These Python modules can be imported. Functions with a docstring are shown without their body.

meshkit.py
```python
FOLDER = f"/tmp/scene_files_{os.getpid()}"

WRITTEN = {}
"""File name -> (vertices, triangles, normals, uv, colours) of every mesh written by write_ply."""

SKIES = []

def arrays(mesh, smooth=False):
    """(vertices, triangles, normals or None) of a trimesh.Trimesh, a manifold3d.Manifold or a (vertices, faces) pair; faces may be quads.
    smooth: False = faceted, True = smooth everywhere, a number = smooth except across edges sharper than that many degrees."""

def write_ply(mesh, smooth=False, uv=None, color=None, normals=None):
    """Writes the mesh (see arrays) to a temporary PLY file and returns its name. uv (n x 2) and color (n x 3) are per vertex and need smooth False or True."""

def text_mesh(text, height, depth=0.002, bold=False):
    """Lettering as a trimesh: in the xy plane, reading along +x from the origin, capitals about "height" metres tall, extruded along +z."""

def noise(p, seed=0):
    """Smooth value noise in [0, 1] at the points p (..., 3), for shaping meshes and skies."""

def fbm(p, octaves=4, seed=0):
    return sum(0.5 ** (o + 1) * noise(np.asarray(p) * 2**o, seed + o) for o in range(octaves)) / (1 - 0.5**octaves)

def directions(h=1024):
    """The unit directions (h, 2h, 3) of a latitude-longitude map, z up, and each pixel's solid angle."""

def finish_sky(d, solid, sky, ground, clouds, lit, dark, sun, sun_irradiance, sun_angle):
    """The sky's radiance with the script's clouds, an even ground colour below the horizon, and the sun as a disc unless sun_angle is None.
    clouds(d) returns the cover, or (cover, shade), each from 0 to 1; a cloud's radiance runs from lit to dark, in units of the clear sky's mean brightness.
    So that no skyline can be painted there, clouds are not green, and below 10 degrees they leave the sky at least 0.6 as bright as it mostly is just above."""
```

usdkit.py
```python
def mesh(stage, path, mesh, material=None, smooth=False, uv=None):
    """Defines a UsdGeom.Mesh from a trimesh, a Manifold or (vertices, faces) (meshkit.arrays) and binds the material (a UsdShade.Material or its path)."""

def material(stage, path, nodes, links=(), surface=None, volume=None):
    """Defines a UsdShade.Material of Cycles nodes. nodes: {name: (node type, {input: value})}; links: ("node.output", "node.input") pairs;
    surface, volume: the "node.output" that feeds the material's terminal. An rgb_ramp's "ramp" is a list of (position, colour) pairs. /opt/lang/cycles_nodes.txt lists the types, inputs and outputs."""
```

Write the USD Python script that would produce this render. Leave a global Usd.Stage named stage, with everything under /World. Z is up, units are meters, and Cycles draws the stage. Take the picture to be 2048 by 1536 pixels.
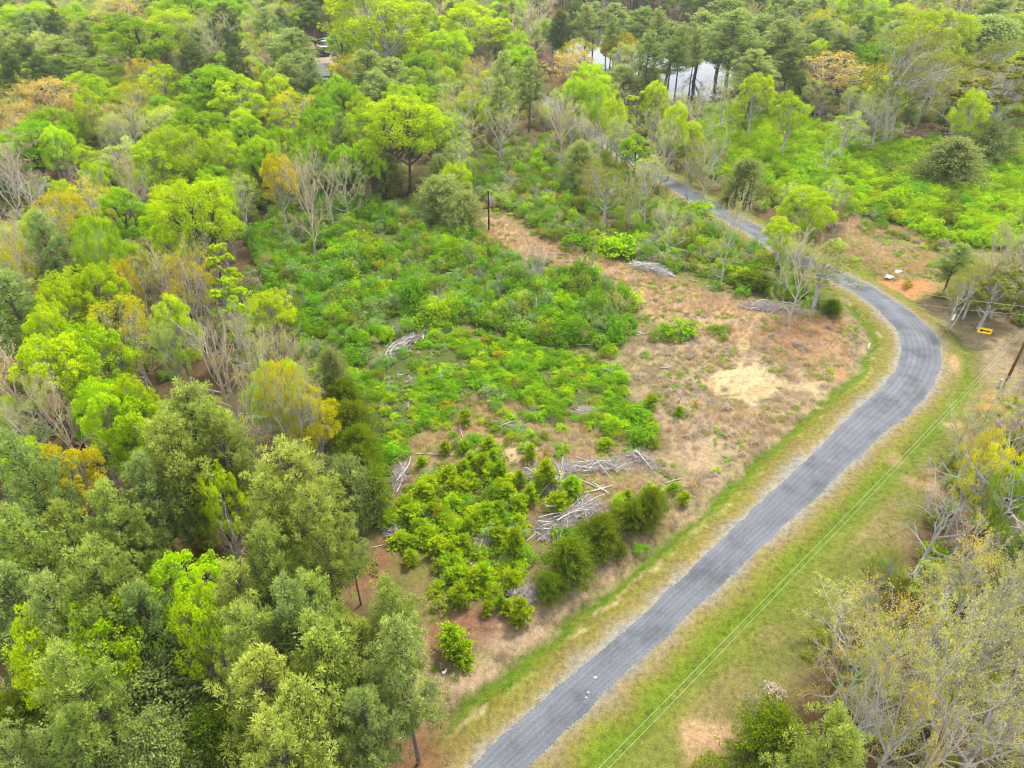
import math, random
import numpy as np
import trimesh, usdkit, meshkit, shapely
from shapely.geometry import Polygon
from scipy.ndimage import gaussian_filter, map_coordinates
from scipy.spatial import cKDTree
from PIL import Image, ImageDraw
from pxr import Usd, UsdGeom, UsdLux, UsdShade, Gf, Sdf, Vt

stage = Usd.Stage.CreateInMemory()
UsdGeom.SetStageUpAxis(stage, 'Z')
UsdGeom.Xform.Define(stage, '/World')
R = np.random.default_rng(7)
random.seed(7)

# ------------------------------------------------------------------ camera, sky, sun, exposure
HC, PITCH, FPX = 46.0, 35.0, 1410.0            # flying height (m), downward pitch, focal length in pixels of the 2048 frame
cam = UsdGeom.Camera.Define(stage, '/World/camera')
cam.AddTranslateOp().Set(Gf.Vec3d(0, 0, HC))
cam.AddRotateXOp().Set(90 - PITCH)
cam.CreateHorizontalApertureAttr(36.0)
cam.CreateFocalLengthAttr(36.0 * FPX / 2048)
cam.CreateClippingRangeAttr(Gf.Vec2f(0.5, 5000))
cam.CreateExposureAttr(2.55)
SUN_EL, SUN_AZ = math.radians(58), math.radians(215)      # azimuth: atan2(x, y) of the direction towards the sun
dome = UsdLux.DomeLight.Define(stage, '/World/sky')
sky_m = usdkit.material(stage, '/World/Looks/sky_light', {
    'tc': ('texture_coordinate', {}),
    'map': ('mapping', {'scale': (1, 1, 2.2)}),
    'n': ('noise_texture', {'scale': 2.6, 'detail': 5.0, 'roughness': 0.55}),
    'cl': ('rgb_ramp', {'ramp': [(0.30, (3.6, 3.75, 4.0)), (0.70, (5.6, 5.6, 5.6))]}),
    'sky': ('sky_texture', {'sky_type': 'single_scattering', 'sun_disc': False, 'sun_elevation': SUN_EL, 'sun_rotation': SUN_AZ}),
    'mx': ('mix_color', {'fac': 0.82}),
    'bg': ('background_shader', {'strength': 0.09})},
    [('tc.generated', 'map.vector'), ('map.vector', 'n.vector'), ('n.fac', 'cl.fac'), ('sky.color', 'mx.a'), ('cl.color', 'mx.b'), ('mx.result', 'bg.color')],
    surface='bg.background')
UsdShade.MaterialBindingAPI.Apply(dome.GetPrim()).Bind(sky_m)
sun = UsdLux.DistantLight.Define(stage, '/World/sun')
sun.CreateIntensityAttr(0.4); sun.CreateAngleAttr(10.0); sun.CreateNormalizeAttr(True)
sun.CreateColorAttr(Gf.Vec3f(1.0, 0.96, 0.88))
sun.AddRotateZOp().Set(-math.degrees(SUN_AZ) + 180); sun.AddRotateXOp().Set(-(90 - math.degrees(SUN_EL)))

# ------------------------------------------------------------------ helpers
def fb(p, octaves=4, seed=0): return 2.0 * meshkit.fbm(p, octaves, seed) - 1.0
CP, SP = math.cos(math.radians(PITCH)), math.sin(math.radians(PITCH))
def at(x, y, z=0.0):
    """The point at height z that the photograph shows at pixel (x, y) of its 2048 x 1536."""
    a, b = (x - 1024) / FPX, (768 - y) / FPX
    d = np.array([a, CP + b * SP, -SP + b * CP])
    return np.array([0, 0, HC]) + d * ((z - HC) / d[2])
def to_px(p):
    p = np.atleast_2d(p)
    q = p - [0, 0, HC]
    fw = q[:, 1] * CP - q[:, 2] * SP; up = q[:, 1] * SP + q[:, 2] * CP
    return np.stack([1024 + FPX * q[:, 0] / fw, 768 - FPX * up / fw], 1)
def poly(pts): return np.array([at(x, y)[:2] for x, y in pts])
def z6(*pts): return [(1348 + x / 2.926, 500 + y / 2.926) for x, y in pts]
def zr(*pts): return [(1748 + x / 4.043, 780 + y / 4.043) for x, y in pts]

def lin(r, g, b):
    c = np.array([r, g, b]) / 255.0
    return np.where(c < 0.04045, c / 12.92, ((c + 0.055) / 1.055) ** 2.4)
def gcol(r, g, b): return lin(r, g, b) * 0.34        # ground and hard things: photo tone -> albedo
def fcol(r, g, b): return lin(r, g, b) * 0.50        # leaves shade one another

used = {}
def path_of(name, parent='/World'):
    k = (str(parent), name); n = used.get(k, 0); used[k] = n + 1
    return f'{parent}/{name}' if n == 0 else f'{parent}/{name}_{n:03d}'
def tag(p, label=None, category=None, group=None, kind=None):
    for k, v in (('label', label), ('category', category), ('group', group), ('kind', kind)):
        if v: p.SetCustomDataByKey(k, v)
    return p
def thing(name, label, category, loc, rz=0.0, group=None):
    x = UsdGeom.Xform.Define(stage, path_of(name))
    x.AddTranslateOp().Set(Gf.Vec3d(*map(float, loc)))
    if rz: x.AddRotateZOp().Set(math.degrees(rz))
    return tag(x.GetPrim(), label, category, group)
def part(name, mesh, mat, parent='/World', smooth=False):
    par = parent if isinstance(parent, str) else str(parent.GetPath())
    return usdkit.mesh(stage, path_of(name, par), mesh, '/World/Looks/' + mat, smooth).GetPrim()
def primvar(prim, name, values):
    UsdGeom.PrimvarsAPI(prim).CreatePrimvar(name, Sdf.ValueTypeNames.FloatArray, 'vertex').Set(Vt.FloatArray.FromNumpy(np.asarray(values, np.float32)))
def primvar3(prim, name, values):
    UsdGeom.PrimvarsAPI(prim).CreatePrimvar(name, Sdf.ValueTypeNames.Color3fArray, 'vertex').Set(Vt.Vec3fArray.FromNumpy(np.asarray(values, np.float32)))

class MB:
    def __init__(s): s.v, s.f, s.n, s.t = [], [], 0, []
    def add(s, v, f, t=None):
        s.v.append(v); s.f.append(np.asarray(f) + s.n); s.n += len(v)
        s.t.append(np.full(len(v), 0.5) if t is None else t)
        return s
    def box(s, c, d, rz=0.0):
        m = trimesh.creation.box(d); m.apply_transform(trimesh.transformations.rotation_matrix(rz, [0, 0, 1])); m.apply_translation(c)
        return s.add(np.array(m.vertices), np.array(m.faces))
    def cyl(s, c, r, h, n=10, r2=None):
        a = np.arange(n) * 2 * np.pi / n; r2 = r if r2 is None else r2
        v = np.vstack([np.c_[np.cos(a) * r, np.sin(a) * r, np.zeros(n)], np.c_[np.cos(a) * r2, np.sin(a) * r2, np.full(n, h)], [[0, 0, 0]], [[0, 0, h]]]) + c
        i = np.arange(n); j = (i + 1) % n
        f = np.vstack([np.c_[i, j, j + n], np.c_[i, j + n, i + n], np.c_[j, i, np.full(n, 2 * n)], np.c_[i + n, j + n, np.full(n, 2 * n + 1)]])
        return s.add(v, f)
    def get(s): return np.vstack(s.v), np.vstack(s.f)
    def tint(s): return np.concatenate(s.t)

def tubes(P, Rr, sides):
    """P: (B, K, 3) polylines, Rr: (B, K) radii -> vertices, faces."""
    B, K, _ = P.shape
    T = np.gradient(P, axis=1); T /= np.linalg.norm(T, axis=2, keepdims=True) + 1e-9
    ref = np.where(np.abs(T[..., 2:]) < 0.9, [0, 0, 1.0], [1.0, 0, 0])
    A = np.cross(T, ref); A /= np.linalg.norm(A, axis=2, keepdims=True) + 1e-9
    C = np.cross(T, A)
    an = np.arange(sides) * 2 * np.pi / sides
    V = P[:, :, None] + Rr[:, :, None, None] * (np.cos(an)[None, None, :, None] * A[:, :, None] + np.sin(an)[None, None, :, None] * C[:, :, None])
    b, i, j = np.meshgrid(np.arange(B), np.arange(K - 1), np.arange(sides), indexing='ij')
    o = b * K * sides; j2 = (j + 1) % sides
    q = np.stack([o + i * sides + j, o + i * sides + j2, o + (i + 1) * sides + j2, o + (i + 1) * sides + j], -1).reshape(-1, 4)
    return V.reshape(-1, 3), np.vstack([q[:, [0, 1, 2]], q[:, [0, 2, 3]]])
def curve(a, b, bow, n, rg):
    t = np.linspace(0, 1, n)[:, None]
    w = rg.normal(0, 1, 3); w *= bow
    return a * (1 - t) + b * t + np.sin(np.pi * t) * w
def unit(v): return v / (np.linalg.norm(v, axis=-1, keepdims=True) + 1e-9)
def rand_dirs(n, rg): return unit(rg.normal(0, 1, (n, 3)))
def leaves(C, N, L, Wd, rg, tint=None):
    """One bent rhombus per row: centre C, normal N, length L, width Wd."""
    n = len(C)
    a = unit(np.cross(N, rand_dirs(n, rg))); b = np.cross(N, a)
    L = np.broadcast_to(L, n)[:, None] / 2; Wd = np.broadcast_to(Wd, n)[:, None] / 2
    V = np.stack([C - a * L, C + b * Wd + N * L * 0.25, C + a * L, C - b * Wd + N * L * 0.25], 1).reshape(-1, 3)
    i = np.arange(n)[:, None] * 4
    F = np.vstack([i + [0, 1, 2], i + [0, 2, 3]])
    t = rg.uniform(0, 1, n) if tint is None else tint
    return V, F, np.repeat(t, 4)

# ------------------------------------------------------------------ materials
def mat(name, *a, **k): return usdkit.material(stage, '/World/Looks/' + name, *a, **k)
def foliage(name, c0, c1, c2, trans=0.38, k=0.50, vary=1.0):
    cols = [tuple(lin(*c) * k) for c in (c0, c1, c2)]
    mat(name, {
        't': ('attribute', {'attribute': 'tint'}), 'r': ('rgb_ramp', {'ramp': [(0.0, cols[0]), (0.5, cols[1]), (1.0, cols[2])]}),
        'o': ('object_info', {}), 'mv': ('map_range', {'from_min': 0.0, 'from_max': 1.0, 'to_min': 1 - 0.16 * vary, 'to_max': 1 + 0.16 * vary}),
        'mul': ('math', {'math_type': 'multiply', 'value2': 7.31}), 'fr': ('math', {'math_type': 'fraction'}),
        'mh': ('map_range', {'from_min': 0.0, 'from_max': 1.0, 'to_min': 0.5 - 0.014 * vary, 'to_max': 0.5 + 0.014 * vary}),
        'h': ('hsv', {'saturation': 1.0}),
        'p': ('diffuse_bsdf', {}),
        'tr': ('translucent_bsdf', {}), 'm': ('mix_closure', {'fac': trans})},
        [('t.fac', 'r.fac'), ('o.random', 'mv.value'), ('o.random', 'mul.value1'), ('mul.value', 'fr.value1'), ('fr.value', 'mh.value'),
         ('r.color', 'h.color'), ('mv.result', 'h.value'), ('mh.result', 'h.hue'), ('h.color', 'p.color'), ('h.color', 'tr.color'),
         ('p.BSDF', 'm.closure1'), ('tr.BSDF', 'm.closure2')], surface='m.closure')
foliage('leaf_lime', (144, 180, 2), (178, 208, 6), (208, 224, 20), 0.45, k=0.76)
foliage('leaf_green', (110, 160, 6), (146, 190, 12), (180, 210, 28), 0.45, k=0.76)
foliage('leaf_yellow', (176, 180, 8), (206, 198, 14), (222, 208, 28), 0.45, k=0.64)
foliage('leaf_tan', (178, 152, 70), (206, 182, 86), (224, 206, 104), 0.42, k=0.74)
foliage('leaf_pale', (146, 168, 56), (178, 196, 80), (200, 210, 104), 0.45, k=0.76)
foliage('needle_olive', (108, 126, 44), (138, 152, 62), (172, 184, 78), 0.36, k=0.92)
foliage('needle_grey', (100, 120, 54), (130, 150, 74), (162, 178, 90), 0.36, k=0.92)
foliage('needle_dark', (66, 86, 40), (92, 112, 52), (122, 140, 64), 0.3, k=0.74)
foliage('needle_young', (112, 150, 6), (150, 182, 10), (194, 208, 26), 0.42, k=0.76)
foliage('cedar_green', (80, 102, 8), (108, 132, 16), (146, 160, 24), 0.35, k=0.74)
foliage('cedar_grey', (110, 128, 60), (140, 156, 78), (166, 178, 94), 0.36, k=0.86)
foliage('bush_green', (92, 142, 14), (120, 170, 24), (154, 194, 42), .42, k=0.74)
foliage('bush_grey', (112, 146, 72), (140, 172, 92), (166, 190, 116), .42, k=0.72)
foliage('bush_lime', (132, 174, 2), (164, 202, 6), (192, 216, 16), .45, k=0.76)
foliage('bush_olive', (112, 130, 34), (142, 158, 48), (168, 178, 62), 0.42, k=0.66)
foliage('bush_yellow', (176, 170, 20), (204, 186, 24), (220, 200, 40), 0.3, k=0.5)
foliage('grass_dry', (190, 150, 104), (214, 176, 130), (228, 198, 156), 0.4, k=0.66)
foliage('grass_grey', (162, 146, 124), (188, 170, 146), (206, 190, 166), 0.4, k=0.66)
foliage('leaf_olive', (120, 128, 30), (148, 152, 46), (174, 174, 64), 0.42, k=0.66)
foliage('bud_yellow', (188, 178, 26), (210, 194, 34), (226, 208, 54), 0.4, k=0.66)
foliage('bud_tan', (180, 154, 108), (202, 176, 126), (216, 194, 142), 0.4, k=0.66)
foliage('bud_pale', (156, 170, 54), (186, 194, 78), (208, 208, 100), 0.4, k=0.64)
foliage('leaf_rust', (150, 92, 40), (178, 118, 60), (200, 150, 90), 0.25, k=0.46)
foliage('grass_lush', (126, 152, 32), (146, 168, 46), (166, 180, 62), 0.4, k=0.46)
foliage('grass_mown', (146, 142, 60), (170, 162, 78), (192, 180, 104), 0.4, k=0.46)
def bark(name, c0, c1, scale=3.0, k=1.0):
    mat(name, {'tc': ('geometry', {}), 'n': ('noise_texture', {'scale': scale, 'detail': 4.0}),
               'r': ('rgb_ramp', {'ramp': [(0.3, tuple(gcol(*c0) * k)), (0.7, tuple(gcol(*c1) * k))]}),
               'b': ('bump', {'strength': 0.5, 'distance': 0.03}), 'p': ('principled_bsdf', {'roughness': 0.9, 'specular_ior_level': 0.15})},
        [('tc.position', 'n.vector'), ('n.fac', 'r.fac'), ('r.color', 'p.base_color'), ('n.fac', 'b.height'), ('b.normal', 'p.normal')], surface='p.BSDF')
bark('bark_brown', (84, 72, 62), (128, 112, 98))
bark('bark_pine', (92, 82, 76), (142, 128, 120))
bark('bark_grey', (178, 172, 160), (222, 216, 202), k=1.15)
bark('bark_tan', (196, 178, 148), (228, 212, 184), k=1.25)
bark('wood_weathered', (196, 188, 178), (246, 240, 232), k=1.3)
bark('wood_grey', (158, 146, 140), (212, 200, 192), k=1.2)
bark('pole_wood', (96, 62, 40), (150, 104, 66), 6.0)
bark('pole_dark', (52, 34, 28), (80, 52, 42), 6.0)
def plain(name, c, rough=0.5, metal=0.0, k=0.36, dirt=0.18, bumpy=0.0):
    c = lin(*c) * k
    mat(name, {'g': ('geometry', {}), 'n': ('noise_texture', {'scale': 1.7, 'detail': 5.0}),
               'r': ('rgb_ramp', {'ramp': [(0.3, tuple(c * (1 - dirt))), (0.7, tuple(c * (1 + dirt * 0.5)))]}),
               'p': ('principled_bsdf', {'roughness': rough, 'metallic': metal})},
        [('g.position', 'n.vector'), ('n.fac', 'r.fac'), ('r.color', 'p.base_color')], surface='p.BSDF')
plain('white_paint', (255, 255, 252), 0.5, k=0.62)
plain('grey_plastic', (196, 198, 196), 0.5)
plain('roof_green', (96, 160, 150), 0.45, k=0.4)
plain('roof_shingle', (150, 150, 152), 0.85)
plain('siding', (206, 206, 202), 0.7)
plain('dark_glass', (40, 48, 58), 0.1, k=0.3)
plain('car_paint', (40, 44, 62), 0.2, k=0.4)
plain('tyre', (34, 34, 34), 0.9)
plain('red_paint', (196, 84, 66), 0.4)
plain('sign_yellow', (255, 210, 0), 0.4, k=0.55, dirt=0.05)
plain('sign_black', (24, 22, 16), 0.5)
plain('galvanised', (178, 182, 186), 0.4, 0.6)
plain('wire', (206, 206, 196), 0.4, k=0.42)
plain('ceramic', (190, 190, 196), 0.2)
plain('pool_blue', (96, 200, 226), 0.08, k=0.5)
plain('concrete', (214, 206, 196), 0.85)
plain('plastic_sheet', (236, 232, 226), 0.5, k=0.4)
plain('stone', (226, 214, 196), 0.9)

# ------------------------------------------------------------------ road line
RL = [(880, 1590), (926, 1536), (970, 1496), (1063, 1414), (1124, 1363), (1193, 1312), (1261, 1247), (1329, 1189), (1380, 1141), (1450, 1069), (1519, 1011), (1546, 975), (1615, 917), (1669, 862),
      (1724, 808), (1775, 763), (1803, 726), (1808, 695), (1799, 664), (1775, 633), (1741, 606), (1710, 585)]
RR = [(1010, 1590), (1066, 1536), (1158, 1455), (1261, 1346), (1377, 1230), (1437, 1175), (1485, 1127), (1539, 1079), (1618, 1011), (1666, 965), (1724, 907), (1775, 859), (1844, 808), (1874, 773),
      (1888, 732), (1891, 702), (1881, 671), (1854, 644), (1809, 613), (1758, 582), (1717, 558)]
RF = [(1650, 545), (1585, 507), (1500, 458), (1440, 424), (1372, 385), (1310, 348), (1252, 311), (1215, 284), (1165, 250), (1130, 226), (1100, 203), (1070, 186)]
def resample(p, n):
    p = np.asarray(p, float); d = np.r_[0, np.cumsum(np.linalg.norm(np.diff(p, axis=0), axis=1))]
    s = np.linspace(0, d[-1], n)
    return np.stack([np.interp(s, d, p[:, k]) for k in range(p.shape[1])], 1)
def smooth(p, s):
    q = np.stack([gaussian_filter(p[:, k], s, mode='nearest') for k in range(2)], 1); q[0], q[-1] = p[0], p[-1]; return q
left_w, right_w = resample(poly(RL), 240), resample(poly(RR), 240)
mid_near = smooth((left_w + right_w) / 2, 5)
width_near = cKDTree(resample(left_w, 3000)).query(mid_near)[0] + cKDTree(resample(right_w, 3000)).query(mid_near)[0]
mid = np.vstack([mid_near, poly(RF)])
# start well behind the frame's lower edge
t0 = unit(mid_near[0] - mid_near[18])
mid = np.vstack([[mid_near[0] + t0 * 60], mid])
NR = 900
mid = smooth(resample(mid, NR), 7)
road_len = np.linalg.norm(np.diff(mid, axis=0), axis=1).sum()
tan = unit(np.gradient(mid, axis=0)); nor = np.stack([-tan[:, 1], tan[:, 0]], 1)    # to the left of travel away from the camera
s_road = np.linspace(0, road_len, NR)
road_tree = cKDTree(mid)
_, jn = cKDTree(mid).query(mid_near)
width_near[:40] = width_near[40:80].mean(); width_near[-8:] = width_near[-9]
half_w = np.interp(np.arange(NR), jn, gaussian_filter(width_near, 8) / 2)
half_w[jn.max():] = 1.75
half_w = np.clip(gaussian_filter(half_w, 8), 1.2, 2.8)
def road_coords(x, y):
    d, i = road_tree.query(np.stack([x, y], -1))
    side = (x - mid[i, 0]) * nor[i, 0] + (y - mid[i, 1]) * nor[i, 1]
    return np.sign(side) * d, i                      # + left, - right

# ------------------------------------------------------------------ terrain
POND = poly([(1105, 45), (1180, 36), (1300, 40), (1420, 62), (1472, 105), (1455, 160), (1412, 208), (1330, 205), (1280, 172), (1190, 135), (1112, 95)])
pond_shape = Polygon(POND).buffer(3).buffer(-2)
shapely.prepare(pond_shape)
def height(x, y):
    x, y = np.asarray(x, float), np.asarray(y, float)
    z = 0.22 * np.sin(x / 17 + 1.3) * np.cos(y / 21) + 0.12 * np.sin(x / 6.1 + y / 8.3) + 0.05 * np.sin(x / 2.3 - y / 2.9)
    d, i = road_coords(x, y); e = np.abs(d) - half_w[i]
    near = np.clip(e / 6.0, 0, 1)
    ditch = np.where(d > 0, 0.38 * np.exp(-((e - 3.2) / 0.7) ** 2), 0.34 * np.exp(-((e - 3.2) / 0.9) ** 2))
    z = z * near * near + 0.10 * (1 - near) - ditch
    pd = shapely.distance(pond_shape, shapely.points(x, y))
    z = np.where(pd < 6, z * np.clip(pd / 6, 0, 1) - 0.9 * (1 - np.clip(pd / 4, 0, 1)), z)
    return z
def h1(p): return float(height(p[0:1], p[1:2])[0])

GX0, GY0, GR, GW, GH = -150.0, 5.0, 0.4, 800, 800
def raster(*polys, blur=0.8):
    im = Image.new('L', (GW, GH)); dr = ImageDraw.Draw(im)
    for p in polys: dr.polygon([((a - GX0) / GR, (b - GY0) / GR) for a, b in p], fill=255)
    return gaussian_filter(np.asarray(im, np.float32) / 255, blur / GR)
def sample(r, x, y): return map_coordinates(r, [(y - GY0) / GR, (x - GX0) / GR], order=1, mode='constant')

CLEARING = poly([(500, 470), (525, 570), (560, 650), (610, 745), (680, 870), (735, 1000), (705, 1100), (700, 1180), (770, 1215), (840, 1300), (850, 1400), (700, 1560), (935, 1560), (1240, 1260), (1500, 1010),
                 (1720, 800), (1800, 720), (1795, 670), (1740, 615), (1690, 590), (1630, 600), (1480, 555), (1330, 520), (1200, 500), (1080, 470), (1000, 420), (930, 430), (800, 400), (640, 400)])
MEADOW_STRIP = poly([(925, 440), (985, 430), (1060, 475), (1160, 500), (1235, 527), (1350, 560), (1460, 590), (1590, 620), (1650, 640), (1600, 700), (1470, 690), (1330, 640), (1250, 590), (1150, 540), (1010, 505)])
MEADOW_MAIN = poly([(1240, 700), (1330, 650), (1500, 640), (1680, 620), (1740, 660), (1745, 720), (1640, 830), (1500, 960), (1330, 1130), (1180, 1270), (960, 1440), (870, 1430), (850, 1290), (960, 1230), (1070, 1200),
                    (1240, 1100), (1320, 990), (1320, 900), (1280, 800)])
PATCHY = poly([(830, 870), (930, 800), (1010, 780), (1080, 830), (1180, 810), (1300, 900), (1320, 1000), (1200, 1060), (1090, 1060), (1000, 960), (880, 970), (800, 990), (790, 930)])
ORANGE = [poly([(905, 870), (960, 830), (1005, 860), (1000, 880), (920, 900)]), poly([(810, 930), (850, 910), (880, 960), (850, 1000), (800, 985)]), poly([(1670, 418), (1700, 425), (1760, 450), (1870, 462), (1865, 480), (1740, 470), (1665, 440)]),
          poly([(1530, 640), (1620, 625), (1700, 640), (1690, 690), (1600, 720), (1530, 690)]), poly([(940, 440), (1000, 455), (990, 490), (930, 475)])]
SAND = [poly(z6((200, 745), (330, 690), (420, 640), (470, 655), (560, 715), (585, 780), (560, 840), (500, 935), (420, 880), (330, 850), (220, 810))),
        poly(z6((560, 720), (760, 800), (940, 785), (935, 850), (850, 885), (760, 820), (590, 800))), poly(z6((400, 540), (440, 535), (440, 560))), poly([(990, 860), (1030, 870), (1060, 872), (1072, 890), (1060, 905), (1030, 905), (1000, 885)])]
CLAY = [poly(z6((1190, 150), (1300, 190), (1480, 190), (1500, 225), (1420, 275), (1340, 240), (1240, 190))), poly(zr((750, 150), (860, 120), (880, 95), (1000, 110), (1080, 160), (960, 165), (860, 150), (760, 165))),
        poly(zr((830, 0), (990, 30), (980, 55), (860, 30))), poly(z6((940, 700), (1020, 690), (1010, 740), (960, 750)))]
BARE = [poly(zr((405, 760), (480, 725), (520, 745), (510, 830), (470, 810))), poly(zr((255, 690), (360, 720), (350, 760), (290, 740))), poly(zr((430, 635), (510, 620), (500, 650))), poly(zr((150, 560), (215, 510), (225, 530), (180, 570))),
        poly(zr((590, 260), (640, 240), (700, 290), (620, 285))), poly(zr((715, 380), (770, 365), (775, 410), (730, 400))), poly(z6((1640, 620), (1665, 615), (1665, 680), (1640, 720))),
        poly([(1415, 1450), (1450, 1440), (1470, 1470), (1430, 1500), (1400, 1490)]), poly([(1380, 1450), (1400, 1440), (1420, 1500), (1390, 1520)])]
BROWN = [poly([(690, 1560), (770, 1490), (870, 1420), (905, 1440), (860, 1560)]), poly([(700, 1120), (780, 1060), (800, 1090), (775, 1190), (720, 1200)]), poly([(860, 1230), (1000, 1215), (980, 1280), (900, 1330), (860, 1300)])]
LIME_FIELD = poly([(1360, 300), (1440, 212), (1600, 238), (1720, 285), (1860, 290), (2080, 265), (2080, 500), (1920, 492), (1800, 450), (1690, 418), (1600, 425), (1500, 395), (1420, 345)])
RIGHT_MEADOW = poly([(1700, 450), (1850, 455), (1960, 500), (2080, 520), (2080, 600), (1990, 560), (1900, 600), (1830, 590), (1740, 540), (1690, 500)])
RIGHT_VERGE = poly([(1190, 1570), (1420, 1370), (1640, 1270), (1790, 1130), (1850, 1010), (1880, 930), (1900, 880), (1960, 830), (1990, 790), (1960, 740), (1930, 690), (1880, 640), (1800, 570), (1740, 530), (1690, 520), (1600, 480), (1400, 370),
                    (1240, 290), (1220, 300), (1400, 400), (1700, 590), (1780, 650), (1800, 720), (1700, 820), (1000, 1570)])
BOTTOM_RIGHT = poly([(1180, 1580), (1420, 1370), (1600, 1220), (1660, 1190), (1640, 1320), (1560, 1400), (1500, 1580)])
THICKET = poly([(505, 480), (560, 425), (700, 405), (930, 450), (1010, 505), (1110, 545), (1215, 565), (1275, 640), (1230, 690), (1090, 690), (960, 650), (860, 650), (780, 690), (720, 725), (620, 715), (590, 640), (530, 560)])
LOW_GREEN = poly([(640, 740), (740, 745), (880, 665), (1090, 695), (1240, 735), (1255, 800), (1315, 850), (1290, 890), (1160, 850), (1050, 800), (960, 790), (860, 860), (780, 930), (750, 960), (690, 880)])
MID_BUSH = poly([(960, 300), (1130, 270), (1230, 330), (1300, 400), (1420, 450), (1560, 520), (1650, 590), (1560, 600), (1420, 555), (1240, 520), (1090, 480), (1010, 420), (940, 400)])
YOUNG_PINES = poly([(770, 1090), (800, 1010), (850, 960), (960, 930), (1040, 960), (1060, 1040), (1050, 1150), (1010, 1210), (900, 1220), (800, 1190)])
YARD = poly([(600, 104), (640, 84), (690, 86), (690, 120), (668, 150), (690, 212), (692, 238), (650, 240), (600, 190)])

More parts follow.
